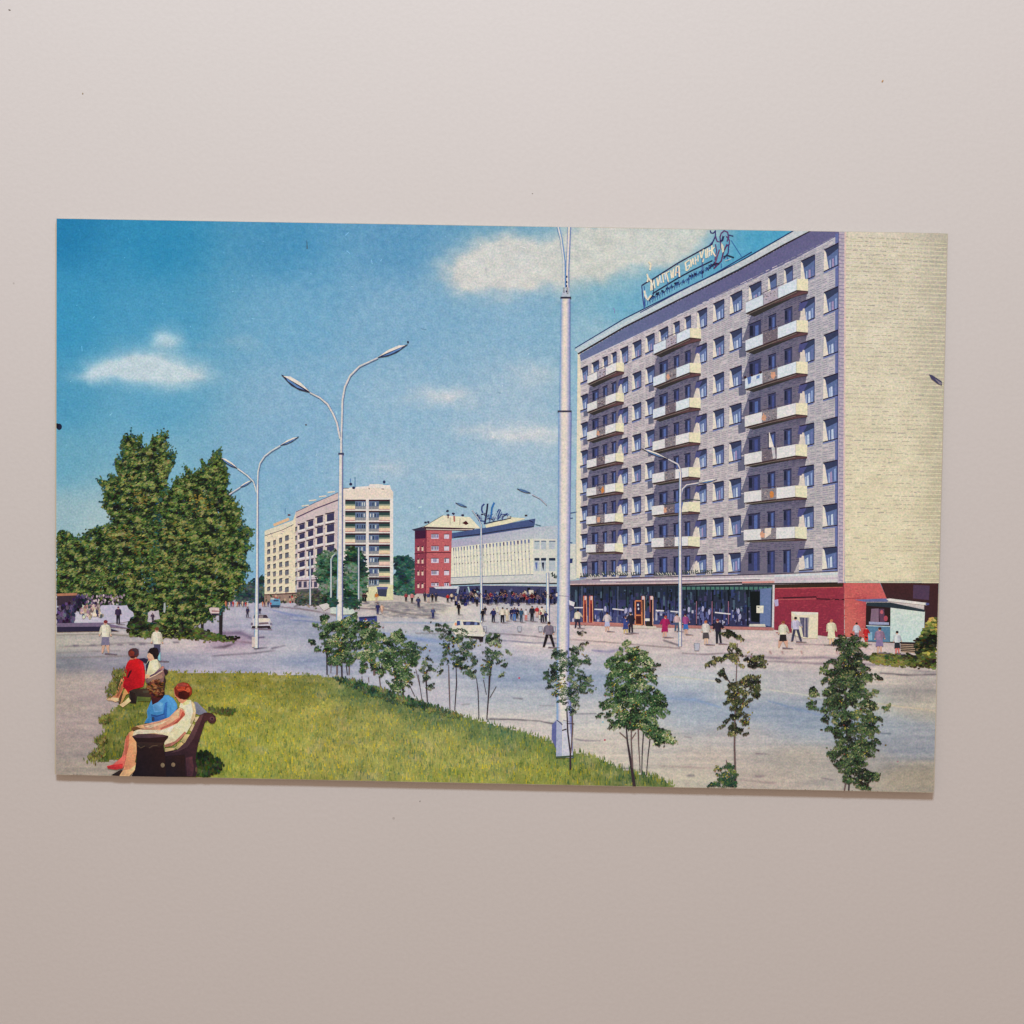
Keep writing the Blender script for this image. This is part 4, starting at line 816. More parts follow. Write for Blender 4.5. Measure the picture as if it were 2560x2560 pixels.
for x in (1446,1455,1464,1484,1506,1524,1545,1566,1584,1608,1632,1668,1690,1705,1716,1742,1782,1822,1870): sg.line([(x, 1466), (x - 1, 1564)], 2.2 if x < 1720 else 4.4, (20, 26, 34) if x % 2 == 0 else (84, 92, 116), 9)
for x in (1741, 1780, 1821): sg.line([(x, 1503), (x, 1560)], 2, (150, 98, 120), 10)
for x in np.arange(1705, 1930, 12): sg.add([(x, 1467), (x + 9, 1467), (x + 9, 1474), (x, 1474)], (74, 116, 104), 10)
sg.add([(1874,1478),(1900,1478),(1898,1556),(1878,1554)], (18,24,26), 11); sg.add([(1900,1472),(1928,1470),(1926,1566),(1900,1560)], (98,116,158), 11); sg.line([(1934,1462),(1932,1570)], 5, (206,198,196), 12)
sg.add([(1891,1514),(1909,1514),(1908,1533),(1891,1532)], (226,212,190), 13); sg.ell(1896, 1518, 3, 1.2, (30, 30, 60), lv=14); sg.add([(1874,1560),(1912,1560),(1914,1567),(1872,1566)], (206,198,180), 13)
for P in ([(1787,1531),(1826,1535)],[(1435,1519),(1458,1519)],[(1486,1523),(1508,1524)],[(1531,1522),(1560,1525)],[(1640,1526),(1660,1527)],[(1676,1528),(1700,1530)]): sg.line(P, 3, (216,208,222), 13)
for x, y in ((1722,1524),(1757,1522),(1773,1530),(1846,1528),(1850,1541),(1565,1526),(1576,1526),(1513,1522)): sg.ell(x, y, 3, 7, (170, 166, 196), lv=13)
sg.line([(1425,1558),(1560,1563),(1700,1566),(1800,1569),(1934,1572)], 7, (176,112,106), 12); sg.line([(1480,1556),(1560,1560)], 4, (190,120,108), 13); sg.done()
for x, dx in ((1458, 0), (1473, 0)):
    d = Ink('shop_door', bo, 31); d.add([(x, 1489), (x + 9, 1489), (x + 10, 1556), (x - 1, 1556)], (152, 52, 50), 1); d.line([(x + 1, 1491), (x + 1, 1555)], 2.6, (206, 120, 84), 2); d.line([(x + 8, 1491), (x + 9, 1556)], 2, (214, 150, 110), 2); d.add([(x + 3, 1490), (x + 8, 1490), (x + 7, 1500), (x + 3, 1500)], (206, 176, 180), 3); d.add([(x + 3, 1510), (x + 7, 1510), (x + 7, 1552), (x + 3, 1552)], (96, 24, 44), 3); d.done()
d = Ink('shop_door', bo, 31); d.add([(1587,1500),(1605,1500),(1607,1564),(1586,1562)], (92,40,40), 1)
for P in ([(1588,1502),(1588,1562)],[(1588,1502),(1604,1502)],[(1604,1502),(1605,1562)],[(1588,1538),(1604,1538)],[(1588,1561),(1605,1562)]): d.line(P, 3, (214, 128, 82), 2)
d.add([(1591,1505),(1601,1505),(1601,1534),(1591,1534)], (44,36,66), 3); d.ell(1595, 1512, 2, 3, (210,206,214), lv=4); d.ell(1596, 1522, 2, 3, (214,206,214), lv=4); d.add([(1591,1543),(1601,1543),(1601,1558),(1591,1558)], (76,32,30), 3); d.done()
for x in (1603, 1624):
    d = Ink('shop_door', bo, 31); d.add([(x, 1489), (x + 10, 1489), (x + 9, 1562), (x, 1562)], (44, 26, 40), 1); d.line([(x + 8, 1492), (x + 8, 1562)], 2.4, (214, 160, 128), 2); d.line([(x + 1, 1490), (x + 1, 1530)], 1.6, (176, 90, 80), 2); d.add([(x + 2, 1490), (x + 8, 1490), (x + 8, 1499), (x + 2, 1499)], (214, 186, 186), 3); d.done()
d = Ink('door_step', bo, 30); d.add([(1580,1562),(1640,1565),(1642,1572),(1580,1570)], (204,188,172)); d.add([(1612,1546),(1634,1546),(1634,1553),(1612,1552)], (224,216,200)); d.add([(1614,1554),(1632,1554),(1632,1566),(1614,1565)], (48,40,36)); d.done()
r = Ink('red_brick_base', bo, 29, 'dark red brick ground floor')
r.add([(1935,1461),(2094,1458),(2110,1457),(2110,1592),(2080,1592),(1935,1574)], [(150,46,62)]*2 + [(150,48,64)]*2 + [(138,42,64)]*2); r.add([(1936,1461),(2108,1458),(2106,1469),(1936,1471)], (54,42,32)); r.line([(1938,1471),(2000,1470),(2106,1468)], 2, (196,92,86)); r.line([(1944,1495),(2040,1492),(2042,1497),(2106,1499),(2140,1495)], 3, (50,24,34)); r.line([(1944,1499),(2040,1497)], 1.2, (190,98,92))
r.add([(2110,1457),(2200,1458),(2216,1495),(2216,1500),(2165,1502),(2165,1594),(2112,1592)], [(202,92,88)]*4 + [(188,76,80)] + [(190,84,80)] + [(204,108,92)]); r.line([(2111,1496),(2165,1495)], 1.6, (150,50,60))
r.add([(2201,1457),(2346,1458),(2342,1610),(2312,1600),(2310,1510),(2217,1497)], [(66,34,36)]*2 + [(60,36,40)]*4); r.add([(2283,1462),(2324,1464),(2322,1500),(2282,1496)], (78,56,80))
for k in range(160):
    x, y = 1938 + rng.random() * 220, 1472 + rng.random() * 112
    if x < 2108 or (x > 2112): r.line([(x, y), (x + 3 + rng.random() * 8, y)], 1.2, (172, 62, 74) if x < 2108 else (214, 112, 98), 24 + k % 3)
r.add([(1935,1500),(1945,1498),(1946,1514),(1938,1516)], (176,160,196), 28); r.done()
k_ = Ink('printed_kiosk', card, 32, 'pale printed kiosk with a flat roof beside the red wall')
k_.add([(2165,1510),(2228,1510),(2226,1606),(2163,1604)], (44,28,30)); k_.add([(2178,1522),(2196,1521),(2197,1560),(2175,1560)], (128,100,118)); k_.add([(2196,1522),(2210,1522),(2212,1562),(2200,1562)], (96,60,84)); k_.ell(2214, 1546, 5, 7, (176, 70, 84)); k_.ell(2204, 1530, 4, 5, (186, 90, 100)); k_.add([(2172,1554),(2222,1556),(2222,1562),(2172,1561)], (150,156,186))
k_.add([(2165,1564),(2225,1566),(2224,1605),(2163,1603)], (84,122,150)); k_.line([(2165,1564),(2225,1566)], 2, (190,200,200)); k_.add([(2170,1580),(2180,1580),(2180,1600),(2168,1600)], (130,170,190)); k_.add([(2226,1518),(2312,1528),(2308,1606),(2225,1604)], [(200,208,196)]*2 + [(186,206,200)]*2)
k_.add([(2166,1506),(2226,1506),(2310,1524),(2312,1530),(2226,1519),(2166,1514)], (40,52,60)); k_.add([(2135,1499),(2215,1496),(2222,1500),(2218,1504),(2160,1504)], (96,104,150)); k_.add([(2215,1497),(2224,1496),(2316,1507),(2316,1513),(2222,1503)], (216,208,200)); k_.ell(2318, 1510, 5, 3, (78, 80, 132)); k_.line([(2225,1605),(2308,1608)], 2.4, (44,32,40)); k_.done()
fr = Ink('printed_vending_cabinet', card, 32, 'white printed cabinet before the red wall'); fr.add([(1978,1529),(2045,1531),(2044,1596),(2012,1596),(1980,1586)], (222,206,176)); fr.add([(1998,1543),(2022,1544),(2020,1594),(2008,1592)], (98,92,114))
for k in range(4): fr.line([(2008 + 4 * k, 1545), (2008 + 4 * k, 1592)], 1.3, (196, 184, 176) if k % 2 else (60, 60, 96))
fr.add([(1978,1529),(2045,1531),(2045,1535),(1990,1538)], (236,222,196)); fr.line([(1980,1540),(1990,1600)], 1, (150,130,120)); fr.done()
bn = Ink('printed_bench', card, 32, 'dark slatted printed bench beside the kiosk')
for k in range(5): bn.line([(2251, 1608 + 4.4 * k), (2292, 1610 + 4.6 * k)], 2.4, (58, 44, 44)); bn.line([(2252, 1611 + 4.4 * k), (2291, 1612.5 + 4.6 * k)], 1.6, (190, 160, 130))
bn.done()
h = Ink('printed_hedge', card, 34, 'low clipped printed hedge at the right edge'); foliage(h, [(2175,1640),(2190,1636),(2240,1638),(2300,1640),(2340,1640),(2338,1667),(2290,1664),(2240,1660),(2190,1656),(2176,1650)], 1500, (3, 6), [(34,34,26),(60,66,34),(96,104,48),(138,132,62)], base=(72, 80, 38), seed=61, rot=(-.4, .4)); h.done()
h = Ink('printed_shrub', card, 34, 'dark printed shrub at the right edge behind the hedge'); foliage(h, [(2338,1545),(2322,1552),(2318,1570),(2306,1580),(2312,1590),(2292,1598),(2290,1612),(2296,1622),(2290,1634),(2340,1640)], 900, (4, 8), [(20,22,20),(38,44,26),(66,74,38),(120,120,54),(190,170,80)], base=(44, 48, 30), seed=62); h.done()

# ------------------------------------------------------------------ left trees
POP = [(143,1334),(160,1330),(176,1342),(196,1352),(214,1338),(232,1325),(262,1318),(285,1308),(282,1290),(268,1278),(258,1262),(266,1244),(264,1222),(248,1202),(270,1206),(278,1196),(300,1196),(296,1168),(290,1156),(304,1150),(314,1148),(306,1120),(309,1100),(319,1088),(327,1084),(334,1094),(340,1116),(350,1096),(354,1122),(370,1126),(382,1102),(392,1092),(402,1086),(412,1090),(415,1112),(418,1130),(432,1136),(434,1156),(424,1172),(416,1196),(412,1224),(408,1246),(404,1300),(430,1400),(440,1500),(420,1560),(350,1575),(330,1545),(310,1512),(250,1512),(200,1500),(143,1492)]
RT2 = [(404,1250),(424,1226),(440,1206),(454,1196),(466,1192),(468,1172),(478,1190),(494,1182),(512,1174),(506,1156),(518,1164),(530,1154),(540,1134),(552,1132),(548,1150),(560,1160),(566,1186),(568,1208),(562,1218),(576,1240),(588,1262),(598,1280),(592,1300),(606,1306),(600,1324),(622,1322),(622,1342),(610,1350),(620,1364),(612,1386),(604,1402),(622,1418),(608,1432),(606,1458),(600,1474),(584,1492),(570,1504),(556,1518),(540,1536),(524,1546),(504,1560),(470,1572),(430,1580),(390,1576),(372,1560),(384,1450),(396,1340)]
GP = [(16,24,18),(28,42,24),(44,64,32),(66,88,40),(90,110,50),(116,126,60),(146,144,82)]
GB = [(18,36,44),(30,60,62),(44,92,86),(64,120,140)]
def tree(poly, n, label, tier, seed, trunks, gp=GP, nz=(17, 10), size=(2.2, 4.4)):
    t = Ink('printed_tree', card, tier, label); c = np.mean(poly, 0)
    for P, w_ in trunks: t.line(P, w_, (40, 34, 36))
    o = t.done()
    e = Ink('crown', o, tier + 1)
    foliage(e, poly, n // 3, (7, 13), [(20,26,18),(30,38,24),(40,48,30)], nz=(30, 20), jit=1, band=.4e-6, seed=seed + 2, el=1.2)
    foliage(e, poly, n // 5, (3, 5.5), GB, nz=(10, 8), jit=5, band=.5e-6, seed=seed + 1)
    foliage(e, c + (np.array(poly) - c) * .98, int(n * 3.0), size, gp, nz=(13, 9), el=2.0, jit=3.4, seed=seed, rot=(-1.0, .2), con=.6, rnd=.22, bias=-.08, sat=9, relief=1.35)
    sprigs(e, poly, 190, 19, (2.4, 4.2), gp)
    sprigs(e, poly, 60, 18, (2.6, 4.4), GB)
    for x, y, r, cc in ((350, 1245, 16, (128, 112, 50)), (500, 1255, 22, (150, 124, 44)), (440, 1330, 26, (140, 124, 52)), (350, 1360, 24, (128, 104, 48)), (300, 1330, 20, (120, 104, 46)), (520, 1400, 24, (126, 116, 54)), (410, 1420, 28, (132, 118, 54)), (250, 1440, 26, (96, 96, 48)), (330, 1440, 22, (116, 110, 52))):
        if pip(np.array([[x, y]]), poly)[0]: 
            k = 30; a = rng.random(k) * 6.28; q_ = r * rng.random(k) ** .5
            for i in range(k): e.ell(x + q_[i] * math.cos(a[i]) * 1.5, y + q_[i] * math.sin(a[i]) * 1.1, 2 + rng.random() * 2, 1.2 + rng.random(), np.array(cc) * .92 + rng.normal() * 14, rot=-.5 + rng.random() * .8, n=6, lv=104 + i % 12)
    e.done()
t = Ink('printed_tree', card, 35, 'dark printed trees at the far left edge'); foliage(t, [(143,1330),(156,1332),(164,1352),(180,1366),(200,1360),(216,1380),(214,1500),(143,1500)], 1400, (4, 8), [(24,34,32),(44,60,50),(74,86,64),(110,116,80)], base=(52, 66, 52), seed=70); t.done()
tree(POP, 5200, 'tall pointed printed tree, leftmost of the two big ones', 37, 71, [([(344,1500),(350,1580)], 10), ([(372,1520),(374,1582)], 8)])
tree(RT2, 5600, 'broad rounded printed tree right of the tall pointed one', 40, 81, [([(553,1500),(552,1590)], [10, 8]), ([(506,1520),(506,1578)], 7), ([(420,1540),(416,1588)], 9), ([(396,1540),(390,1586)], 8)])
u = Ink('printed_shrub', card, 43, 'shaded printed undergrowth below the big trees')
foliage(u, [(322,1552),(352,1540),(362,1566),(400,1560),(420,1574),(480,1568),(520,1580),(560,1590),(600,1596),(560,1600),(460,1592),(360,1590),(318,1582)], 1100, (3, 7), [(18,20,18),(34,38,26),(54,66,34),(92,104,50)], base=(34, 42, 28), seed=90, jit=2); u.done()
u = Ink('printed_lawn', card, 43, 'narrow printed grass verge under the big trees'); foliage(u, [(320,1580),(400,1580),(500,1578),(560,1596),(596,1602),(520,1598),(400,1590),(320,1588)], 500, (2.5, 5), [(60,74,30),(100,112,48),(128,132,60)], base=(92, 104, 46), seed=91); u.done()
for P, c_ in (([(410,1508),(414,1506),(415,1520),(413,1532),(409,1530)], (160,164,160)), ([(370,1532),(378,1526),(388,1528),(397,1525),(399,1538),(401,1547),(388,1549),(378,1556),(369,1554),(371,1543)], (182,170,176)), ([(252,1514),(280,1512),(300,1514),(318,1513),(322,1522),(333,1530),(336,1540),(326,1544),(324,1552),(308,1556),(252,1558)], (184,176,194))):
    u = Ink('printed_gap', card, 44, 'light showing through under the trees'); u.add(P, c_); u.done()
# the dim plaza with standing figures at the far left
u = Ink('printed_market_stall', card, 44, 'low roofed printed stall at the left edge'); u.add([(143,1484),(194,1482),(192,1488),(143,1492)], (172,112,84)); u.add([(143,1490),(196,1488),(196,1512),(143,1514)], (58,44,56)); u.done()
u = Ink('printed_crowd', card, 44, 'blurred printed crowd in shade at the left edge', 'stuff')
u.add([(143,1520),(176,1505),(196,1490),(214,1488),(212,1512),(186,1530),(184,1562),(143,1562)], (84,70,104)); u.add([(143,1524),(160,1518),(160,1562),(143,1564)], (98,94,126))
foliage(u, [(143,1522),(176,1505),(196,1488),(214,1490),(212,1512),(188,1530),(184,1562),(143,1562)], 260, (5, 10), [(26,24,34),(44,36,62),(74,58,94),(104,86,120)], nz=(9, 14), el=1.3, jit=1.5, rot=(1.2, 1.9), seed=150)
foliage(u, [(200,1516),(246,1512),(252,1540),(206,1544)], 120, (5, 9), [(60,56,84),(140,110,110),(204,180,160),(222,204,176)], nz=(6, 8), el=1.3, rot=(1.2, 1.9), seed=151)
for k in range(70):
    x = 212 + rng.random() * 100; y = 1488 + rng.random() * 22; u.ell(x, y, 2.4, 3.4, ((120,92,120),(196,176,176),(80,62,84),(150,128,140))[k % 4], n=6)
u.add([(143,1566),(250,1564),(300,1578),(250,1578),(143,1580)], (44,38,62)); u.add([(143,1558),(258,1556),(330,1572),(258,1566),(143,1567)], (116,98,124)); u.done()

# ------------------------------------------------------------------ street lamps
def lamp(label, tier, pole, arms, heads, pc=(212, 204, 196), extra=None, top=(228, 216, 202)):
    L = Ink('printed_street_lamp', card, tier, label)
    for P, w_ in arms:
        P = np.array(P, float); wv = np.asarray(w_, float)
        L.line(P + [.9, .7], wv + 1.4, (104, 120, 160)); L.line(P, wv, pc)
    if pole is not None:
        P, w_ = pole; P = np.array(P, float); w_ = np.array(w_, float)
        L.line(P, w_ + 2.0, (120, 160, 196)); L.line(P + [w_.mean() * .16 + .4, 0], w_ + .4, (104, 108, 150)); L.line(P, w_ * .86, pc); L.line(P - [w_.mean() * .06, 0], w_ * .4, (226, 214, 200))
    if extra: extra(L)
    o = L.done()
    for (a, b_, w_, up) in heads:
        H = Ink('lamp_head', o, tier + 1); a, b_ = np.array(a, float), np.array(b_, float); d = (b_ - a) / np.hypot(*(b_ - a)); n_ = np.array([d[1], -d[0]]); 
        if n_[1] > 0: n_ = -n_
        m = lambda s, o_: a + (b_ - a) * s + n_ * o_
        H.add([m(-.02, 0), m(.3, -w_ * .55), m(.6, -w_ * .62), m(1, -.5), m(1.03, .6), m(.5, w_ * .55), m(.1, w_ * .3)], (36, 42, 84) if up else (40, 34, 60), 1)
        H.add([m(.15, -w_ * .1), m(.4, -w_ * .42), m(.75, -w_ * .3), m(.85, .1)], (92, 132, 186), 2)
        H.add([m(.0, w_ * .1), m(.35, w_ * .12), m(.95, .3), m(.75, w_ * .58), m(.4, w_ * .62)], top, 3); H.done()
Z2 = q(660, 520, .33126)
lamp('tall twin-armed printed street lamp left of the centre', 50, ([(852,1136),(851,1300),(850,1420),(849,1554)], [8, 9, 11, 14]),
     [(Z2([(583,1745),(588,1600),(592,1450),(610,1350),(650,1265),(720,1195),(860,1130)]), [4, 4, 4, 4, 4, 3.6, 3]), (Z2([(575,1740),(550,1620),(520,1550),(480,1480),(420,1430),(345,1392)]), [4.4, 4, 4, 4, 3.6, 3]), ([(853,1092),(853,1136)], 4.6)],
     [(Z2([(860, 1130)])[0], Z2([(1082, 1032)])[0], 12, 1), (Z2([(345, 1392)])[0], Z2([(135, 1262)])[0], 15, 0)],
     extra=lambda L: (L.add([(846,1132),(860,1132),(860,1137),(846,1137)], (58, 60, 92)), L.ell(1020, 855, 2.6, 2.6, (36, 34, 70))))
lamp('slim twin-armed printed street lamp by the big trees', 48, ([(644,1210),(643,1400),(641,1620)], [3.6, 5, 8.5]),
     [([(644,1216),(645,1180),(650,1158),(662,1140),(680,1126),(701,1114)], 3), ([(642,1232),(634,1204),(618,1188),(594,1171)], 3)],
     [((701, 1114), (747, 1092), 7, 1), ((594, 1171), (551, 1144), 8, 0)], pc=(206, 206, 198), extra=lambda L: (L.add([(630,1592),(638,1592),(638,1618),(630,1617)], (206,186,176)),))
lamp('single printed lamp arm below the slim lamp', 47, None, [([(573,1236),(588,1226),(601,1218)], 2.4)], [((599, 1219), (631, 1201), 6, 1)])
lamp('printed street lamp with its head turned left before the grey block', 48, ([(1701,1180),(1700,1300),(1700,1430),(1700,1616)], [4, 5, 5.6, 6]),
     [([(1701,1190),(1700,1172),(1694,1160),(1670,1148)], 3), ([(1702,1236),(1706,1222),(1716,1212),(1746,1207)], 2.6)], [((1670, 1148), (1604, 1122), 6.5, 0), ((1746, 1208), (1792, 1199), 6, 1)], pc=(214, 200, 194))
lamp('thin printed street lamp before the ribbed store', 46, ([(1203,1310),(1203,1440),(1204,1556)], [2.4, 3.6, 4.4]), [([(1203,1312),(1198,1300),(1180,1275)], 1.2)], [((1168, 1268), (1139, 1257), 4.6, 0)], top=(84, 116, 160))
lamp('thin printed street lamp close to the thick pole', 46, ([(1369,1432),(1370,1558)], [5, 6]), [([(1330,1236),(1350,1246),(1366,1262)], 1.1)], [((1327, 1233), (1293, 1222), 5, 0)], top=(84, 116, 160))
lamp('small pale printed lamp before the dark trees', 45, ([(828,1396),(828,1512)], [2.2, 3]), [([(828,1400),(831,1390),(838,1384)], 2)], [], pc=(196, 204, 170))
lamp('thin white printed pole before the loggias', 45, ([(897,1368),(897,1524)], [2, 2.6]), [], [])
lamp('thin white printed pole before the left wing', 45, ([(776,1380),(776,1512)], [2, 2.4]), [], [])
# thick pole in the foreground, standing on the lawn edge
R3 = q(1200, 520, .33126)
L = Ink('printed_lamp_post', card, 52, 'thick pale printed lamp post crossing the whole picture')
def tube(Y0, Y1, a0, b0, a1, b1):
    S = [(0, (104,150,200)), (.10, (150,168,196)), (.26, (214,200,194)), (.42, (232,214,194)), (.62, (222,206,198)), (.80, (176,172,196)), (.92, (132,138,186)), (1, (88,92,150))]
    for (s0, c0), (s1, c1) in zip(S, S[1:]):
        L.add([(a0 + (b0 - a0) * s0, Y0), (a0 + (b0 - a0) * s1, Y0), (a1 + (b1 - a1) * s1, Y1), (a1 + (b1 - a1) * s0, Y1)], [c0, c1, c1, c0], 3)
L.line(R3([(588,140),(612,230),(636,400),(640,640)]), 7, (98,140,190), 1); L.line(R3([(588,140),(610,230),(632,400),(634,640)]), 3.6, (210,208,200), 2)
L.line(R3([(674,140),(668,300),(660,480),(662,650)]), 9, (112,132,180), 1); L.line(R3([(672,140),(666,300),(658,480),(660,650)]), 4.6, (224,210,196), 2)
L.add(R3([(628,600),(674,600),(682,680),(612,680)]), (178,186,200), 2)
for u, v in ((655,520),(654,560),(653,590),(652,630)): L.ell(*R3([(u, v)])[0], 1.8, 3, (46,48,86), lv=4)
tube(744, 1030, 1402, 1426, 1398, 1426); tube(1030, 1480, 1396, 1429, 1394, 1424); tube(1480, 1650, 1394, 1424, 1392, 1423); tube(1650, 1894, 1392, 1423, 1391, 1433)
L.add([(1401,742),(1428,742),(1428,747),(1401,747)], (52,48,66), 6); L.add([(1394,1026),(1429,1026),(1429,1031),(1394,1031)], (62,58,78), 6); L.line([(1396,1489),(1424,1491)], 1.6, (120,116,140), 6)
L.add([(1391,1800),(1406,1806),(1405,1890),(1390,1894)], (164,168,190), 6); L.add([(1380,1812),(1391,1800),(1390,1872),(1379,1846)], (92,98,152), 2); L.line([(1408,1800),(1432,1806)], 1.6, (120,118,130), 7); L.add([(1408,1800),(1424,1812),(1432,1890),(1406,1892)], (196,194,204), 6); L.line([(1392,1800),(1400,1806),(1406,1812)], 2.4, (70,70,90), 7)
L.line([(1390,1893),(1434,1890)], 5, (66,84,62), 8); L.add([(1422,1500),(1437,1506),(1434,1516),(1424,1512)], (214,206,208), 6); L.add([(1421,1512),(1434,1522),(1424,1528)], (78,72,96), 6)
L.done()
H = Ink('printed_lamp_head', card, 52, 'dark lamp head cut by the right edge of the picture'); H.add([(2322,936),(2330,938),(2354,954),(2354,964),(2344,960),(2328,948)], (70,66,96)); H.add([(2336,946),(2354,958),(2350,963)], (130,120,130)); H.done()

# ------------------------------------------------------------------ vehicles
V = q(500, 1380, .16563); V2 = q(1040, 1500, .20704); V3 = q(760, 1500, .20704)
c = Ink('printed_car', card, 46, 'white printed car driving towards the viewer, behind the slim lamp')
c.add(V([(800,950),(1010,940),(1040,1000),(1060,1010),(1095,1080),(1085,1110),(1070,1155),(1030,1160),(1030,1130),(860,1140),(830,1140),(800,1150),(775,1140),(765,1080),(790,1010)]), (196,186,190)); c.add(V([(815,955),(1005,945),(1035,995),(880,998),(810,1000)]), (66,52,66)); c.add(V([(900,960),(960,955),(950,995),(890,995)]), (150,132,132))
c.add(V([(880,1000),(1060,1005),(1040,1050),(890,1060)]), (228,206,184)); c.add(V([(890,1065),(1030,1058),(1040,1085),(890,1095)]), (120,96,104)); c.add(V([(870,1100),(1080,1095),(1080,1112),(870,1118)]), (206,196,206)); c.add(V([(790,1115),(1060,1110),(1075,1155),(1030,1160),(1020,1140),(820,1150),(780,1145)]), (46,34,42)); c.ell(*V([(785, 1085)])[0], 3, 4, (110, 96, 120)); c.ell(*V([(1075, 1085)])[0], 3, 4, (120, 116, 140)); c.add(V([(770,1150),(1080,1160),(1100,1172),(860,1165)]), (130,112,130)); c.done()
c = Ink('printed_van', card, 46, 'blue printed van on the far road'); c.add(V([(1070,700),(1200,705),(1215,740),(1215,800),(1190,835),(1070,830),(1055,770)]), (92,146,180)); c.add(V([(1110,720),(1190,722),(1190,745),(1115,745)]), (60,80,108)); c.add(V([(1065,800),(1205,800),(1195,840),(1160,832),(1110,830),(1070,838)]), (44,60,84)); c.add(V([(1070,690),(1130,690),(1120,720),(1070,715)]), (186,186,176)); c.done()
c = Ink('printed_car', card, 46, 'pale printed car half hidden under the big trees'); c.add(V([(140,850),(170,835),(290,840),(295,880),(290,940),(180,950),(150,900)]), (206,182,176)); c.add(V([(180,880),(290,885),(290,900),(185,900)]), (150,90,90)); c.add(V([(170,925),(290,925),(285,950),(185,955)]), (50,40,60)); c.done()
c = Ink('printed_car', card, 46, 'white printed van-like car before the square')
c.add(V2([(480,240),(520,235),(600,240),(770,250),(790,310),(830,345),(835,420),(810,440),(600,430),(480,420),(420,340)]), (216,206,188)); c.add(V2([(565,260),(680,258),(770,270),(770,302),(575,303)]), (52,56,90)); c.add(V2([(610,262),(660,262),(650,300),(600,300)]), (96,106,150)); c.add(V2([(710,265),(740,268),(740,300),(705,300)]), (116,132,176)); c.add(V2([(495,250),(530,250),(535,300),(490,310)]), (50,70,124)); c.line(V2([(540,250),(545,305)]), 2, (190,196,206)); c.ell(*V2([(480, 290)])[0], 3, 4, (220,150,110))
c.add(V2([(590,432),(815,440),(808,500),(770,505),(760,470),(640,455),(590,450)]), (42,34,40)); c.line(V2([(600,418),(820,424)]), 3, (216,210,200)); c.line(V2([(650,380),(700,386),(740,375)]), 1.2, (120,120,130)); c.ell(*V2([(412, 392)])[0], 4, 6, (30,30,40)); c.ell(*V2([(440, 460)])[0], 5, 8, (24,30,34)); c.done()
for P, col_, lab in (([(468,200),(500,180),(600,185),(615,230),(610,290),(480,290)], (112,140,180), 'pale blue printed car peeping over the dense bushes'), ([(660,205),(880,190),(885,250),(830,290),(680,280)], (58,66,130), 'dark blue printed car beside the pale blue one')):
    c = Ink('printed_car', card, 46, lab); c.add(V3(P), col_); xs = [p[0] for p in P]; x0, x1 = min(xs), max(xs); c.add(V3([(x0+15,205),(x1-20,195),(x1-25,215),(x0+15,225)]), (40,44,84)); c.add(V3([(x0+60,235),(x0+110,238),(x0+100,258),(x0+55,255)]), (206,206,214)); c.ell(*V3([(x1-140, 235)])[0], 3, 3, (150,60,66)); c.done()
c = Ink('printed_trailer', card, 45, 'pale printed kiosk-trailer behind the lamp'); c.add(V3([(320,90),(420,60),(600,110),(620,170),(480,175),(320,160)]), (196,204,190)); c.add(V3([(180,60),(300,30),(330,80),(240,130)]), (206,196,190)); c.done()
u = Ink('printed_shrub', card, 45, 'dark printed shrub beside the tall lamp foot'); foliage(u, V3([(480,10),(560,0),(640,5),(650,80),(600,95),(500,70)]), 260, (3, 6), [(30,54,50),(50,84,66),(96,124,96)], base=(44,72,60), seed=95); foliage(u, V3([(300,0),(390,0),(395,60),(330,70)]), 160, (3, 6), [(30,54,50),(50,84,66)], base=(44,72,60), seed=96); u.done()

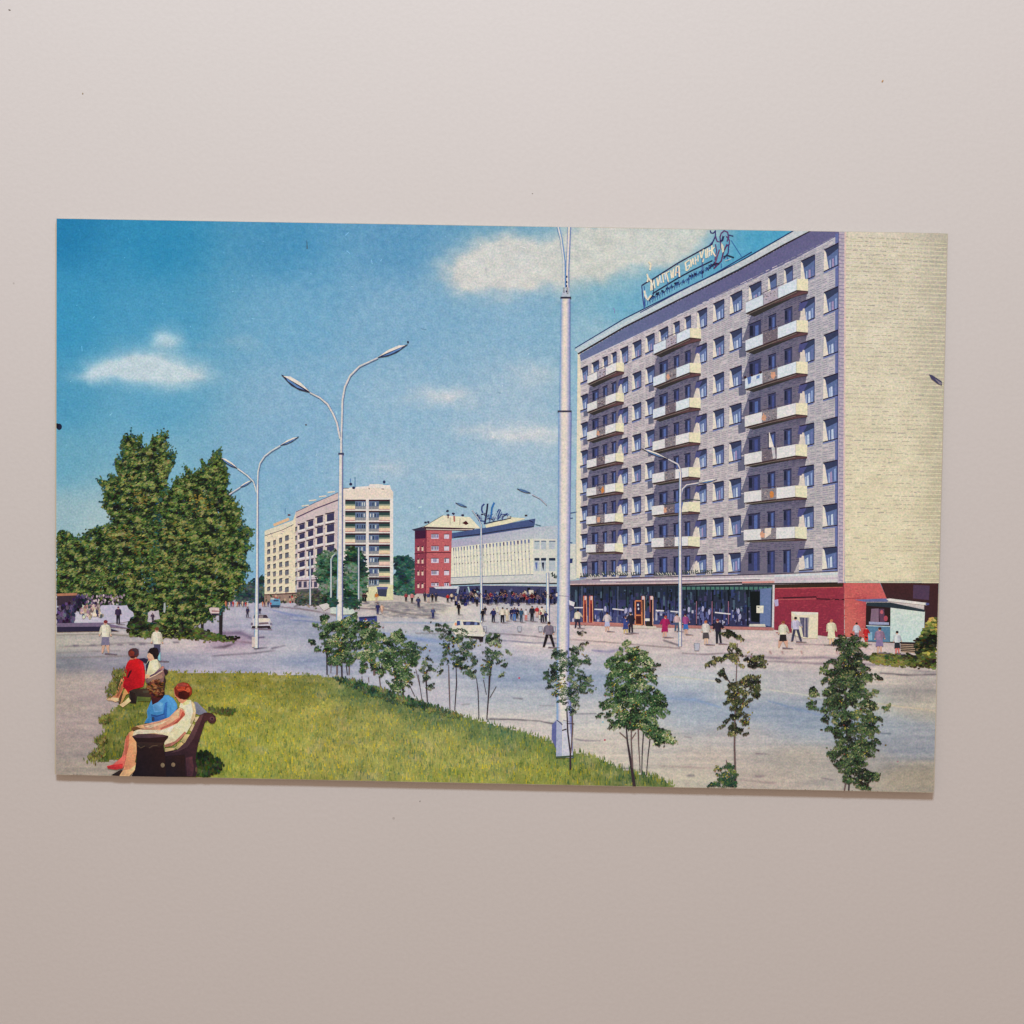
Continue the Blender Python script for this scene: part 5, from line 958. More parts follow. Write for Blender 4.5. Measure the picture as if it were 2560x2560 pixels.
# ------------------------------------------------------------------ people in the street
SK = (206, 158, 132)
def person(x, y, h, topc, botc, hair, label=None, skirt=False, legc=None, step=.5, tier=53, lean=0, w=1.0, group=None):
    p = Ink('printed_person', card, tier, label); u_ = h
    if not lean: lean = rng.normal() * .22
    w = w * (.9 + .25 * rng.random()); ar, al = rng.random(), rng.random(); f = lambda a, b_: (x + a * u_ * w + lean * h * .12 * (1 - b_), y - u_ * (1 - b_))
    lc = legc if legc is not None else botc; s = step * .09
    if skirt:
        p.add([f(-.05 - s, .70), f(.0, .70), f(-.01 - s, .98), f(-.06 - s, .98)], lc, 1); p.add([f(.0, .70), f(.06 + s, .70), f(.06 + s, .97), f(.02 + s, .98)], lc, 1)
        p.add([f(-.10, .44), f(.10, .44), f(.14, .74), f(-.14, .75)], botc, 2)
    else:
        p.add([f(-.10, .46), f(.01, .46), f(.0 - s, .98), f(-.08 - s, .99)], lc, 1); p.add([f(-.01, .46), f(.10, .46), f(.08 + s, .97), f(.01 + s, .98)], lc, 1)
    p.add([f(-.13, .16), f(-.05, .125), f(.05, .125), f(.13, .16), f(.12, .34), f(.11, .50), f(-.11, .50), f(-.12, .34)], topc, 3)
    p.add([f(-.16, .2), f(-.11, .17), f(-.11, .33), f(-.12 - .06 * al, .47 - .05 * al), f(-.17 - .07 * al, .44 - .05 * al)], np.array(topc) * .86, 4); p.add([f(.11, .17), f(.16, .2), f(.18 + .08 * ar, .44 - .08 * ar), f(.13 + .07 * ar, .47 - .08 * ar), f(.11, .34)], np.array(topc) * .8, 4); p.add([f(.01, .17), f(.12, .17), f(.12, .49), f(.04, .49)], np.array(topc) * .9, 3.5)
    p.ell(*f(-.15 - .065 * al, .475 - .05 * al), h * .028, h * .028, SK, n=7, lv=5); p.ell(*f(.16 + .075 * ar, .475 - .08 * ar), h * .028, h * .028, SK, n=7, lv=5)
    p.add([f(-.03, .08), f(.03, .08), f(.03, .15), f(-.03, .15)], SK, 4)
    p.ell(*f(0, .065), h * .058, h * .068, SK, n=10, lv=5); p.ell(*f(.008, .048), h * .064, h * .055, hair, n=9, lv=6)
    p.line([f(-.02, .995), f(.38, 1.02)], [h * .05, h * .02], (112, 98, 112), 0)
    o = p.done()
    if o is not None and group: o['group'] = group
N_, W_, K_, D_ = (44, 46, 96), (222, 208, 186), (30, 26, 34), (70, 64, 84)
for a in ((1444,1570,46,W_,(46,44,66),K_,'printed passer-by in a white shirt with a dark bag, beside the thick post',False,None,.8),
    (1518,1578,48,(214,196,196),(176,176,206),(50,36,36),'printed woman in a white blouse and pale patterned skirt before the shop',True,SK,.4),
    (1564,1584,44,(60,72,136),(56,68,130),(84,48,50),'printed woman in a blue dress next to a dark-suited man',True,(206,176,110),.5),
    (1577,1582,52,(40,38,56),(44,36,50),K_,'printed man in a dark suit beside the blue dress',False,None,.3),
    (1661,1593,54,(176,34,92),(168,30,88),(168,66,50),'printed woman in a magenta dress near the shop door',True,SK,.2),
    (1692,1578,44,(206,170,170),(66,84,110),(60,40,40),'printed passer-by partly behind the lamp pole',False,None,.6),
    (1715,1586,52,(164,74,132),(52,104,180),(70,26,52),'printed woman in a magenta top and blue skirt',True,SK,.2),
    (1765,1611,60,(218,206,196),(78,70,74),(176,96,62),'printed youth in a pale T-shirt and grey shorts',True,(214,176,146),.2),
    (1797,1609,62,(42,36,56),(38,36,48),(120,50,54),'printed man in a dark suit beside the youth in grey shorts',False,None,.4),
    (1957,1620,68,(226,216,186),(42,36,38),(140,70,46),'printed woman in a cream blouse and black skirt striding left',True,SK,1.3),
    (1991,1604,62,(196,186,206),(60,60,84),(44,36,40),'printed man in a pale shirt leaning forward before the white cabinet',False,None,1.4),
    (2078,1612,64,(230,214,176),(228,210,172),(196,104,80),'printed woman in a cream coat seen from behind',True,(224,180,140),.2),
    (2142,1606,50,(196,196,206),(150,130,140),(44,30,30),'printed person with a cart before the kiosk',False,None,.3),
    (2165,1610,44,(196,36,40),(206,52,36),(50,30,34),'printed child in bright red before the kiosk',True,(200,60,46),.3),
    (2198,1632,64,(152,120,148),(130,110,148),(70,36,34),'printed woman in a mauve dress before the kiosk window',True,SK,.3),
    (2243,1635,58,(206,208,212),(42,46,52),(38,32,36),'printed boy in a white shirt and dark shorts by the kiosk',True,(206,104,96),.4),
    (1372,1618,64,(124,112,128),(34,28,34),(56,34,34),'printed man in a grey jacket striding across the road edge',False,None,1.5),
    (296,1560,44,(58,44,74),(32,30,40),(96,60,90),'small dark printed man in the shaded plaza',False,None,.2),
    (264,1634,84,(228,216,188),(120,112,136),(118,44,48),'printed woman in a pale blouse and grey skirt walking on the left pavement',True,SK,.7),
    (394,1652,84,(228,216,188),(74,70,96),(112,62,44),'printed man in a pale shirt seen from behind on the left pavement',False,None,.2),
    (383,1556,24,(74,54,74),(60,44,60),K_,'tiny printed figure glimpsed under the trees',False,None,.2),
    (619,1543,26,(54,48,78),(46,40,60),(70,60,60),'small dark printed cyclist-like figure on the far road',False,None,.6),
    (650,1534,15,(40,40,76),(40,40,76),(180,60,80),'tiny printed figure above the white car',False,None,.2),
    (944,1535,27,N_,N_,K_,'small printed figure in navy left of the paved steps',False,None,.2),(955,1532,21,(222,180,150),SK,(120,90,70),'small printed figure in peach next to the navy one',True,SK,.4),
    (1047,1518,26,(60,64,104),(44,44,74),K_,'small printed figure in slate on the paved steps',False,None,.2),(1083,1546,27,(76,84,128),N_,(150,120,100),'small printed figure at the lower edge of the paved steps',False,None,.2),(1147,1536,29,K_,K_,K_,'small black-clad printed figure on the pale plaza patch',False,None,.1)):
    person(a[0], a[1], a[2], a[3], a[4], a[5], a[6], skirt=a[7], legc=a[8], step=a[9])
gp = 'printed people standing in a loose row on the square'
for a in ((1206,1552,30,K_,K_),(1213,1536,20,(36,34,46),D_),(1233,1555,34,N_,(30,30,52)),(1243,1530,16,W_,W_),(1256,1556,38,W_,K_),(1268,1552,32,W_,(206,186,150)),(1278,1548,28,(34,36,64),N_),(1286,1552,34,N_,(70,110,170)),(1293,1546,26,(26,26,50),K_),(1303,1555,34,(52,82,112),(50,66,86)),(1315,1551,28,(214,206,206),(206,120,110)),(1330,1553,38,(42,38,50),K_),(1342,1542,26,(190,46,56),(214,170,150)),(1350,1548,22,(160,50,70),W_),(1356,1556,40,W_,(30,28,44)),(1365,1554,26,N_,K_)):
    person(*a, (70, 34, 34) if a[0] % 2 else K_, 'small printed person standing in a loose row before the store', group=gp, step=.3)
gp = 'printed people crowding at the back of the square'
base_x = [908, 914, 941, 1015, 1030, 1063, 1071, 1081, 1090, 1119, 1129, 1140, 1152, 1163]
bc = [(60,36,44),(40,30,34),(206,120,52),(150,50,62),(206,120,120),(50,50,70),(48,56,104),(40,30,30),(44,44,76),(196,40,40),(222,190,160),(44,60,110),(58,50,66),(46,50,96)]
for x, c_ in zip(base_x, bc): person(x, 1502 + rng.random() * 5, 20 + rng.random() * 5, c_, K_ if rng.random() < .6 else (196, 170, 150), K_, 'tiny printed person in the crowd along the back of the square', group=gp, step=.3)
CP = [(30,28,50),(44,50,110),(26,24,30),(150,44,54),(216,200,180),(60,44,56),(76,84,130),(120,90,100),(36,40,76)]
for k in range(44):
    x = 1172 + k * 5 + rng.normal() * 3; person(x, 1500 + rng.random() * 12, 22 + rng.random() * 6, CP[int(rng.random() * 9)], CP[int(rng.random() * 3)], CP[int(rng.random() * 2) * 2], 'tiny printed person in the crowd along the back of the square', group=gp, step=.3, tier=47)
gp = 'printed people far down the street'
for k in range(17):
    x = 562 + k * 5.2 + rng.random() * 3 + (30 if k > 11 else 0); c_ = ((206,120,80),(90,40,60),(206,180,150),(66,66,110),(190,50,50),(216,196,176))[k % 6]; person(x, 1516, 11 + rng.random() * 3, c_, c_, c_, 'tiny printed figure far down the street', group=gp, tier=46)
for x in (1299, 1351, 1212, 1384, 1742):
    y = 1566 if x < 1700 else 1608; s_ = 1 if x < 1700 else 1.4; d = Ink('printed_litter_bin', card, 50, 'small pale printed litter bin on the pavement edge'); d.add([(x - 5 * s_, y), (x + 5 * s_, y), (x + 3.6 * s_, y + 13 * s_), (x - 3.6 * s_, y + 13 * s_)], (178, 176, 186)); d.line([(x - 5 * s_, y), (x + 5 * s_, y), (x + 3.6 * s_, y + 13 * s_), (x - 3.6 * s_, y + 13 * s_), (x - 5 * s_, y)], 1.1, (110, 108, 122)); o = d.done(); o['group'] = 'printed litter bins'

# ------------------------------------------------------------------ bushes and saplings along the lawn
SP1 = [(18,26,22),(28,44,30),(44,68,42),(66,98,56),(100,124,74),(148,152,104),(196,190,150)]
SP2 = [(20,26,26),(30,46,38),(48,72,52),(76,100,68),(118,130,96),(178,174,140)]
def sapling(label, tier, polys, stems, n, size, seed, gp=SP2, nz=(12, 9), hole=.0, yel=10, rot=(-.9, .3), el=1.8, base=None, cover=1.1):
    p = Ink('printed_sapling', card, tier, label); tw = (58, 44, 50)
    o = None
    for P, w_ in stems: p.line(P, w_, tw if rng.random() < .6 else (104, 82, 80))
    if not stems: p.ell(polys[0][0][0], polys[0][0][1], 1, 1, tw)
    o = p.done(); e = Ink('foliage', o, tier + 1); A = []
    for P in polys:
        P = np.array(P, float); a = abs(0.5 * (P[:, 0] * np.roll(P[:, 1], -1) - np.roll(P[:, 0], -1) * P[:, 1]).sum()); A.append(a)
    for P, a in zip(polys, A):
        ls = 12 + 4 * (size[1] > 9); m = max(int(a / (ls * 4.6) * cover), 6); sprays(e, P, m, ls, 2.9 + 1.1 * (size[1] > 9), gp, seed=seed, hole=hole + .04, nz=(10, 7)); foliage(e, P, max(int(m * .8), 10), (2.0, 4.0), gp, nz=nz, el=el, jit=4, seed=seed, hole=hole + .05, con=1.0, rnd=.2, rot=rot, bias=-.05)
        lo, hi = np.min(P, 0), np.max(P, 0); k = 0; yl = int(yel * a / sum(A) * .45)
        for _ in range(yl * 6):
            c_ = lo + rng.random(2) * (hi - lo)
            if k < yl and pip(c_[None], P)[0]:
                k += 1
                for j in range(4): e.ell(c_[0] + rng.normal() * 5, c_[1] + rng.normal() * 5, 2.2, 1.3, ((156,146,40),(124,122,38),(128,60,46))[j % 3] if j < 3 else (176, 158, 56), rot=-.6, n=6, lv=102 + j)
    e.done()
B = V3
HB = B([(215,190),(260,180),(300,250),(480,245),(560,200),(620,160),(640,260),(760,260),(880,250),(900,330),(960,420),(980,450),(1040,430),(1100,380),(1180,360),(1230,430),(1210,500),(1330,520),(1400,600),(1380,700),(1330,800),(1270,840),(1320,900),(1280,1000),(1200,1120),(1100,1090),(1000,1010),(1040,900),(1000,830),(930,920),(850,900),(800,760),(770,800),(700,900),(650,880),(720,720),(640,690),(560,780),(480,770),(400,790),(300,760),(240,640),(225,480),(190,380)])
sapling('dense row of dark green printed bushes at the lawn edge', 56, [HB, B([(130,300),(165,290),(150,330)]), B([(70,490),(110,480),(115,520),(80,530)]), B([(135,570),(190,570),(195,605),(150,605)])],
    [(B([(275, 600), (280, 900)]), 3.4), (B([(330, 760), (325, 880)]), 2), (B([(400, 760), (400, 900)]), 4), (B([(455, 700), (460, 940)]), 4), (B([(510, 780), (525, 900)]), 2.4), (B([(550, 760), (545, 900)]), 3), (B([(760, 760), (690, 885)]), 6), (B([(850, 760), (850, 905)]), 6), (B([(950, 780), (930, 905)]), 6), (B([(910, 920), (940, 1180)]), 3), (B([(1195, 1050), (1195, 1240)]), 5), (B([(700, 920), (705, 980)]), 2), (B([(780, 930), (785, 990)]), 2)],
    4300, (4, 7.5), 100, gp=SP1, yel=34, hole=.31, cover=1.7)
u = Ink('printed_shadow_grass', card, 55, 'shaded printed grass at the foot of the bushes', 'stuff'); foliage(u, B([(340,930),(480,950),(620,950),(760,1010),(920,1060),(1080,1110),(1250,1170),(1400,1230),(1600,1280),(1900,1380),(1900,1420),(1600,1360),(1300,1280),(1050,1220),(760,1120),(500,1010)]), 900, (2.5, 5), [(32,50,40),(52,76,58),(88,104,62),(126,124,66)], seed=101, rot=(1.2, 1.8), jit=3); u.done()
sapling('thin printed sapling right after the dense bushes', 59, [B([(1250,560),(1330,520),(1420,560),(1500,590),(1510,640),(1440,660),(1420,620),(1300,700)]), B([(1420,700),(1500,690),(1550,720),(1540,820),(1500,880),(1490,960),(1440,960),(1440,880),(1400,860),(1430,780)]), B([(1490,960),(1530,1000),(1570,1040),(1530,1090),(1490,1050)]), B([(1540,820),(1640,800),(1690,860),(1610,910),(1560,890)])],
    [(B([(1470, 860), (1475, 1000), (1490, 1220)]), [5, 3, 3]), (B([(1350, 830), (1400, 1040), (1425, 1200)]), 1.8), (B([(1270, 1020), (1340, 1160)]), 1.6)], 620, (3.5, 6.5), 104, hole=.34, yel=6)
C5 = V2
sapling('pair of airy printed saplings before the white car', 59, [C5([(80,320),(140,300),(250,280),(380,300),(420,370),(340,400),(200,390)]), C5([(250,400),(300,420),(350,410),(500,340),(620,370),(640,500),(720,480),(780,560),(640,620),(700,700),(560,720),(640,860),(560,900),(480,820),(330,780),(290,860),(330,700),(310,560),(260,460)]), C5([(620,620),(700,640),(740,800),(730,920),(660,960),(620,880),(640,780)])],
    [(C5([(395, 780), (400, 1000), (410, 1320)]), [2, 3.4, 2.4]), (C5([(485, 800), (490, 1000), (468, 1330)]), [2, 3, 2.2]), (C5([(130, 840), (125, 1000), (140, 1230)]), [3, 3.4, 2]), (C5([(30, 900), (70, 1190)]), 1.6), (C5([(730, 940), (750, 1100), (760, 1430)]), [1.6, 2.6, 2])], 1500, (3.5, 7), 106, hole=.40, yel=12)
sapling('leafy printed sapling left of the thick post', 59, [C5([(830,390),(900,370),(960,400),(1030,470),(990,580),(1040,620),(1100,600),(1140,650),(1060,670),(1060,730),(1120,800),(1030,830),(960,760),(960,680),(930,720),(900,940),(870,900),(800,960),(790,700),(820,560),(860,520),(870,440)]), C5([(1000,870),(1060,890),(1020,910)])],
    [(C5([(930, 690), (890, 900), (880, 1100), (855, 1440)]), [2, 5, 3.6, 2.6]), (C5([(970, 1040), (890, 1180)]), 1.3), (C5([(815, 960), (850, 1140)]), 1.6)], 900, (3.5, 7), 108, hole=.42, yel=7)
D = q(1340, 1580, .21739)
sapling('printed sapling growing against the thick lamp post', 59, [D([(200,210),(280,170),(350,220),(440,160),(560,180),(610,280),(600,380),(550,450),(620,520),(680,620),(640,700),(520,720),(470,760),(480,880),(430,960),(350,950),(345,850),(250,800),(260,730),(150,700),(130,640),(160,600),(100,500),(110,460),(190,380)]), D([(470,0),(580,0),(560,40),(520,30)]), D([(510,130),(600,90),(600,120),(530,150)])],
    [(D([(355, 900), (365, 1150), (395, 1390), (395, 1580)]), [3, 4, 4, 5]), (D([(415, 900), (420, 1100), (402, 1390)]), [3, 4, 3]), (D([(300, 1130), (350, 1115)]), 3), (D([(350, 1050), (440, 1052)]), 1.6)], 1500, (4.5, 9), 110, hole=.36, yel=16)
sapling('largest printed sapling, with five stems, right of the thick post', 59, [D([(900,210),(1000,170),(1020,100),(1070,130),(1080,180),(1160,180),(1260,220),(1240,280),(1390,310),(1390,420),(1350,500),(1380,600),(1350,640),(1420,700),(1490,780),(1530,920),(1480,980),(1400,950),(1380,1060),(1460,1120),(1560,1150),(1600,1290),(1560,1270),(1470,1320),(1340,1280),(1260,1180),(1200,1100),(1100,1110),(1040,1060),(940,1140),(860,1080),(850,1000),(710,990),(730,900),(760,800),(770,700),(850,700),(800,500),(860,440),(810,400),(860,290)])],
    [(D([(1030, 1000), (1050, 1250), (1090, 1500), (1130, 1770)]), [3, 4, 6, 8]), (D([(1095, 1000), (1095, 1250), (1110, 1560)]), [3, 3.4, 4]), (D([(1175, 1100), (1180, 1300), (1198, 1600)]), [4, 3, 2]), (D([(1235, 1150), (1220, 1400), (1215, 1640)]), [3, 2.6, 2]), (D([(1310, 1230), (1290, 1400), (1268, 1640)]), [3, 2.4, 2]), (D([(1370, 960), (1345, 1180)]), 2.6), (D([(960, 1150), (1040, 1220)]), 2), (D([(1150, 1150), (1105, 1220)]), 2), (D([(870, 290), (890, 380)]), 3)], 3300, (5, 10), 112, hole=.30, yel=34, gp=SP1, cover=1.3)
E7 = q(1700, 1560, .21739)
SP3 = [(22,24,22),(34,38,30),(52,58,40),(84,86,52),(140,132,74),(190,172,120)]
sapling('slender printed sapling with an arching top, second from the right', 59, [E7([(490,60),(560,70),(690,100),(700,200),(660,210),(640,150),(500,150)]), E7([(600,220),(670,200),(700,320),(760,350),(940,370),(1000,470),(1000,510),(900,480),(780,500),(700,510),(620,420),(560,400),(440,430),(370,470),(330,530),(300,520),(310,450),(400,390),(520,370),(540,280)]), E7([(460,540),(490,530),(540,640),(430,655)]), E7([(560,650),(640,640),(800,580),(900,610),(910,740),(880,890),(800,900),(790,970),(730,1000),(800,1040),(800,1180),(740,1170),(700,1180),(760,1270),(640,1240),(580,1310),(600,1220),(560,1180),(450,1190),(460,1160),(540,1180),(530,1080),(600,1040),(560,960),(600,920),(500,920),(570,870),(560,800),(510,770),(600,760)])],
    [(E7([(660, 220), (650, 500), (640, 760), (630, 1100)]), [2, 2.4, 3, 3.6]), (E7([(630, 1100), (625, 1400), (637, 1790)]), [4, 4.4, 5]), (E7([(640, 780), (560, 650), (470, 560)]), 2.4)], 1500, (5, 10), 114, gp=SP3, hole=.33, yel=20)
sapling('small printed bush at the bottom edge by the slender sapling', 62, [E7([(400,1650),(440,1630),(520,1640),(530,1590),(560,1600),(630,1660),(640,1760),(660,1800),(650,1870),(480,1870),(460,1790),(430,1740)]), E7([(330,1850),(380,1820),(450,1830),(440,1860),(340,1872)])], [(E7([(630, 1700), (630, 1860)]), 5), (E7([(530, 1560), (540, 1640)]), 2)], 460, (4.5, 9), 116, gp=[(24,48,38),(40,74,54),(78,100,54),(150,146,60)], yel=8, hole=.2)
F8 = q(1980, 1580, .21739)
sapling('tall full printed sapling nearest the right edge', 62, [F8([(560,50),(640,70),(700,0),(760,90),(870,60),(860,190),(900,230),(850,300),(760,330),(860,400),(960,480),(1020,540),(940,560),(880,620),(800,610),(990,655),(940,720),(880,760),(920,800),(1000,850),(1140,850),(1080,880),(960,900),(880,880),(900,960),(1070,1010),(1010,1040),(940,1030),(1000,1130),(900,1180),(1030,1280),(1010,1370),(880,1420),(820,1450),(840,1520),(780,1560),(900,1620),(1000,1650),(940,1720),(880,1750),(870,1820),(760,1820),(700,1700),(640,1790),(590,1640),(540,1560),(440,1420),(380,1320),(480,1370),(540,1250),(480,1150),(350,1095),(450,1060),(330,1000),(320,975),(400,940),(330,900),(380,820),(370,700),(420,640),(400,600),(320,570),(390,530),(330,400),(440,320),(580,300),(510,240),(520,180),(600,170),(440,150)]), F8([(200,640),(240,640),(290,700),(250,760),(280,850),(260,890),(185,860),(200,800)])],
    [(F8([(640, 1500), (620, 1700), (600, 1820)]), 4), (F8([(680, 1450), (660, 1640), (650, 1820)]), 4), (F8([(590, 200), (600, 600), (620, 1000), (640, 1500)]), [2, 3, 4, 4]), (F8([(700, 60), (720, 400)]), 3)], 3000, (6, 12), 118, gp=[(20,22,20),(32,38,30),(46,62,42),(70,92,56),(110,118,70),(168,160,110)], yel=22, hole=.37, cover=1.45, rot=(-.15, .55), el=2.2)

# ------------------------------------------------------------------ benches and the four seated women
Q2 = q(200, 1600, .20704)
def part(name, parent, tier, items, label=None):
    p = Ink(name, parent, tier, label)
    for it in items:
        if it[0] == 'p': p.shade(Q2(it[1]), it[2])
        elif it[0] == 'l': p.line(Q2(it[1]), it[2], it[3])
        else: (x, y), = Q2([it[1]]); t_ = np.linspace(0, 2 * np.pi, 20, endpoint=False); r_ = 1 + (it[4] if len(it) > 4 else 0) * rng.normal(size=20); p.shade(np.stack([x + it[2][0] * .207 * r_ * np.cos(t_), y + it[2][1] * .207 * r_ * np.sin(t_)], 1), it[3], k=.2)
    return p.done()
part('printed_park_bench', card, 66, [('p', [(590,600),(700,590),(850,580),(890,680),(840,705),(690,690),(680,765),(610,760),(600,690)], (54,42,36)), ('p', [(590,610),(620,680),(610,750),(680,765),(670,640)], (36,26,26)), ('p', [(760,610),(880,600),(880,625),(770,640)], (78,66,50)), ('p', [(690,680),(860,690),(850,740),(700,735)], (84,96,44)), ('e', (1015,385), (52,38), (48,32,40), .05), ('l', [(1000,420),(1030,480),(1010,600)], 5, (58,40,40)), ('p', [(700,225),(780,215),(850,240),(800,280)], (40,34,60))], 'printed park bench behind the two farther women')
a = part('printed_woman', card, 68, [('p', [(540,450),(565,470),(520,600),(480,690),(460,740),(440,720),(400,722),(340,725),(320,706),(430,665),(470,560),(500,465)], (206,126,84)), ('p', [(540,470),(560,480),(520,590),(470,680),(440,690),(480,560)], (176,92,60)), ('p', [(325,706),(400,690),(470,700),(470,735),(430,745),(390,728),(340,726)], (222,176,130)), ('p', [(590,590),(600,640),(560,660),(520,740),(490,770),(530,620),(545,590)], (196,140,80)), ('p', [(480,780),(540,740),(590,690),(620,735),(570,775),(520,810)], (220,182,130)), ('p', [(500,640),(520,650),(490,760),(470,770)], (80,50,40))], 'printed seated woman in a bright red dress, seen from behind at the left')
part('dress', a, 70, [('p', [(600,240),(640,222),(705,222),(765,262),(782,320),(790,420),(785,490),(768,560),(715,578),(650,590),(600,612),(590,648),(560,600),(520,560),(535,470),(520,440),(535,380),(560,310),(575,270)], (190,18,28)), ('p', [(700,230),(765,262),(790,420),(768,560),(740,560),(750,400)], (206,26,36)), ('p', [(540,380),(590,340),(600,360),(560,440),(530,460)], (160,14,26)), ('p', [(595,380),(625,355),(630,375),(590,455),(570,455)], (70,14,24))])
part('head', a, 70, [('p', [(610,190),(680,190),(690,235),(610,240)], (206,130,96)), ('e', (648,155), (64,58), (92,38,36), .03), ('e', (672,140), (42,44), (66,46,54), .04), ('e', (630,160), (34,34), (126,46,34), .05), ('e', (640,205), (30,16), (70,24,26))])
b_ = part('printed_woman', card, 72, [('p', [(800,300),(830,240),(930,230),(975,290),(985,330),(940,370),(850,440),(790,465),(795,380)], (226,212,166)), ('p', [(800,300),(835,245),(850,240),(810,380),(795,460)], (34,40,66)), ('p', [(940,240),(975,290),(985,330),(960,350),(950,300)], (190,176,146)), ('p', [(960,340),(1010,310),(1025,330),(1000,400),(960,470),(860,500),(790,480),(800,450),(900,400)], (142,110,116)), ('p', [(792,455),(860,430),(960,390),(1012,360),(1028,420),(1010,500),(960,540),(850,540),(800,510)], (124,88,86)), ('p', [(820,470),(930,430),(1000,400),(1010,450),(900,510),(820,505)], (150,112,96)), ('l', [(850,440),(930,390),(990,350)], 3, (84,60,84)), ('l', [(830,460),(920,420),(1000,370)], 2, (216,186,150)), ('p', [(970,340),(1000,310),(1015,330),(980,360)], (190,116,100)), ('p', [(795,410),(850,420),(840,450),(795,465)], (222,170,120))], 'printed seated woman in a white blouse with black hair, beside the red dress')
part('head', b_, 74, [('p', [(820,165),(870,150),(900,190),(900,235),(850,255),(830,245),(835,225),(815,205)], (222,166,132)), ('p', [(825,215),(850,222),(848,250),(830,245)], (206,130,110)), ('e', (895,130), (62,42), (30,22,26), .06), ('p', [(860,150),(950,130),(958,180),(930,230),(900,225),(880,180)], (34,24,28)), ('p', [(815,150),(850,110),(890,100),(870,150)], (30,20,24)), ('p', [(945,200),(975,140),(975,250),(950,240)], (130,190,196))])
c_ = part('printed_woman', card, 76, [('p', [(850,760),(880,690),(960,660),(1070,662),(1130,700),(1175,770),(1180,820),(1130,890),(1090,950),(1000,970),(860,1000),(780,1000),(820,930),(812,850)], (66,136,192)), ('p', [(860,690),(1010,640),(1010,690),(930,760),(880,790)], (66,26,30)), ('p', [(1030,760),(1060,740),(1050,930),(1030,960),(1000,940)], (42,96,168)), ('p', [(860,900),(1030,900),(1030,960),(880,985)], (44,92,158)), ('p', [(880,780),(960,740),(1010,760),(1000,860),(900,870)], (92,154,206)), ('p', [(870,930),(900,925),(905,975),(870,980)], (46,56,88)), ('l', [(860,900),(930,920),(1020,890)], 3, (34,70,130)), ('p', [(1110,720),(1175,780),(1130,880),(1080,930),(1075,800)], (76,148,204))], 'printed seated woman in a light blue top with brown curly hair')
part('head', c_, 78, [('e', (912,575), (92,76), (112,66,36), .08), ('e', (890,525), (66,36), (134,84,48), .1), ('e', (930,640), (80,62), (92,32,20), .08), ('e', (890,620), (50,44), (134,58,28), .10), ('e', (985,645), (42,52), (48,22,22), .08)])
cu = Ink('curls', c_, 79, None, 'stuff'); foliage(cu, Q2([(825,560),(830,520),(870,495),(930,485),(985,505),(1008,550),(1005,610),(980,650),(940,680),(900,670),(860,640),(835,600)]), 240, (2.4, 5), [(44,24,20),(84,42,26),(128,72,40),(170,116,70)], nz=(6, 4), el=2.2, jit=1.6, rot=(-.8, .8), seed=140); cu.done()
part('printed_park_bench', card, 80, [('p', [(1380,740),(1420,750),(1540,870),(1500,890),(1440,900),(1390,880)], (128,126,140)), ('p', [(1395,930),(1440,918),(1420,1000),(1385,985)], (214,182,138)), ('p', [(1365,1005),(1398,1040),(1362,1110),(1325,1085)], (204,178,132)), ('p', [(1275,1130),(1345,1140),(1265,1245),(1225,1215)], (196,172,110)), ('p', [(1150,1300),(1225,1225),(1262,1250),(1185,1320)], (190,164,104)), ('p', [(1030,1305),(1150,1298),(1140,1335),(1030,1345)], (196,168,116))] ,'near printed park bench with pale slats, bottom left')
d_ = part('printed_woman', card, 82, [
    ('p', [(600,1110),(640,1090),(700,1140),(690,1350),(668,1470),(700,1500),(690,1540),(640,1600),(590,1642),(475,1642),(530,1560),(562,1420),(575,1250)], (222,142,98)), ('p', [(600,1110),(575,1150),(550,1200),(535,1320),(500,1440),(560,1420),(580,1250),(600,1170)], (206,112,90)), ('p', [(560,1160),(600,1140),(590,1300),(562,1400),(545,1380)], (186,92,70)), ('p', [(330,1520),(400,1500),(470,1445),(540,1380),(562,1400),(545,1500),(520,1545),(440,1560),(340,1548)], (212,96,84)), ('p', [(328,1520),(400,1505),(520,1490),(520,1545),(440,1562),(340,1550)], (200,46,50)), ('p', [(475,1642),(530,1570),(600,1560),(690,1490),(705,1510),(690,1545),(600,1640)], (226,168,116)),
    ('p', [(380,1630),(480,1570),(520,1560),(480,1640)], (46,34,34))], 'nearest printed seated woman, in a cream sleeveless dress with red hair')
part('dress', d_, 84, [('p', [(1215,760),(1290,722),(1340,720),(1390,770),(1402,850),(1395,930),(1350,1020),(1290,1120),(1200,1215),(1110,1275),(1030,1290),(1018,1220),(1060,1160),(900,1125),(640,1150),(655,1100),(700,1080),(960,1085),(1180,1000),(1275,900),(1250,830),(1200,810)], (228,204,160)), ('p', [(1340,720),(1390,770),(1402,850),(1395,930),(1350,1020),(1330,1000),(1370,860)], (206,176,130)), ('p', [(1290,1120),(1200,1215),(1110,1275),(1030,1290),(1025,1262),(1150,1220),(1270,1100)], (176,108,90)), ('p', [(640,1150),(900,1118),(1060,1160),(1050,1178),(900,1140),(650,1165)], (196,150,110)), ('p', [(700,1085),(960,1088),(1150,1020),(1100,1110),(900,1118),(660,1130)], (234,210,176)), ('p', [(1230,740),(1330,722),(1320,770),(1250,790)], (226,210,140))])
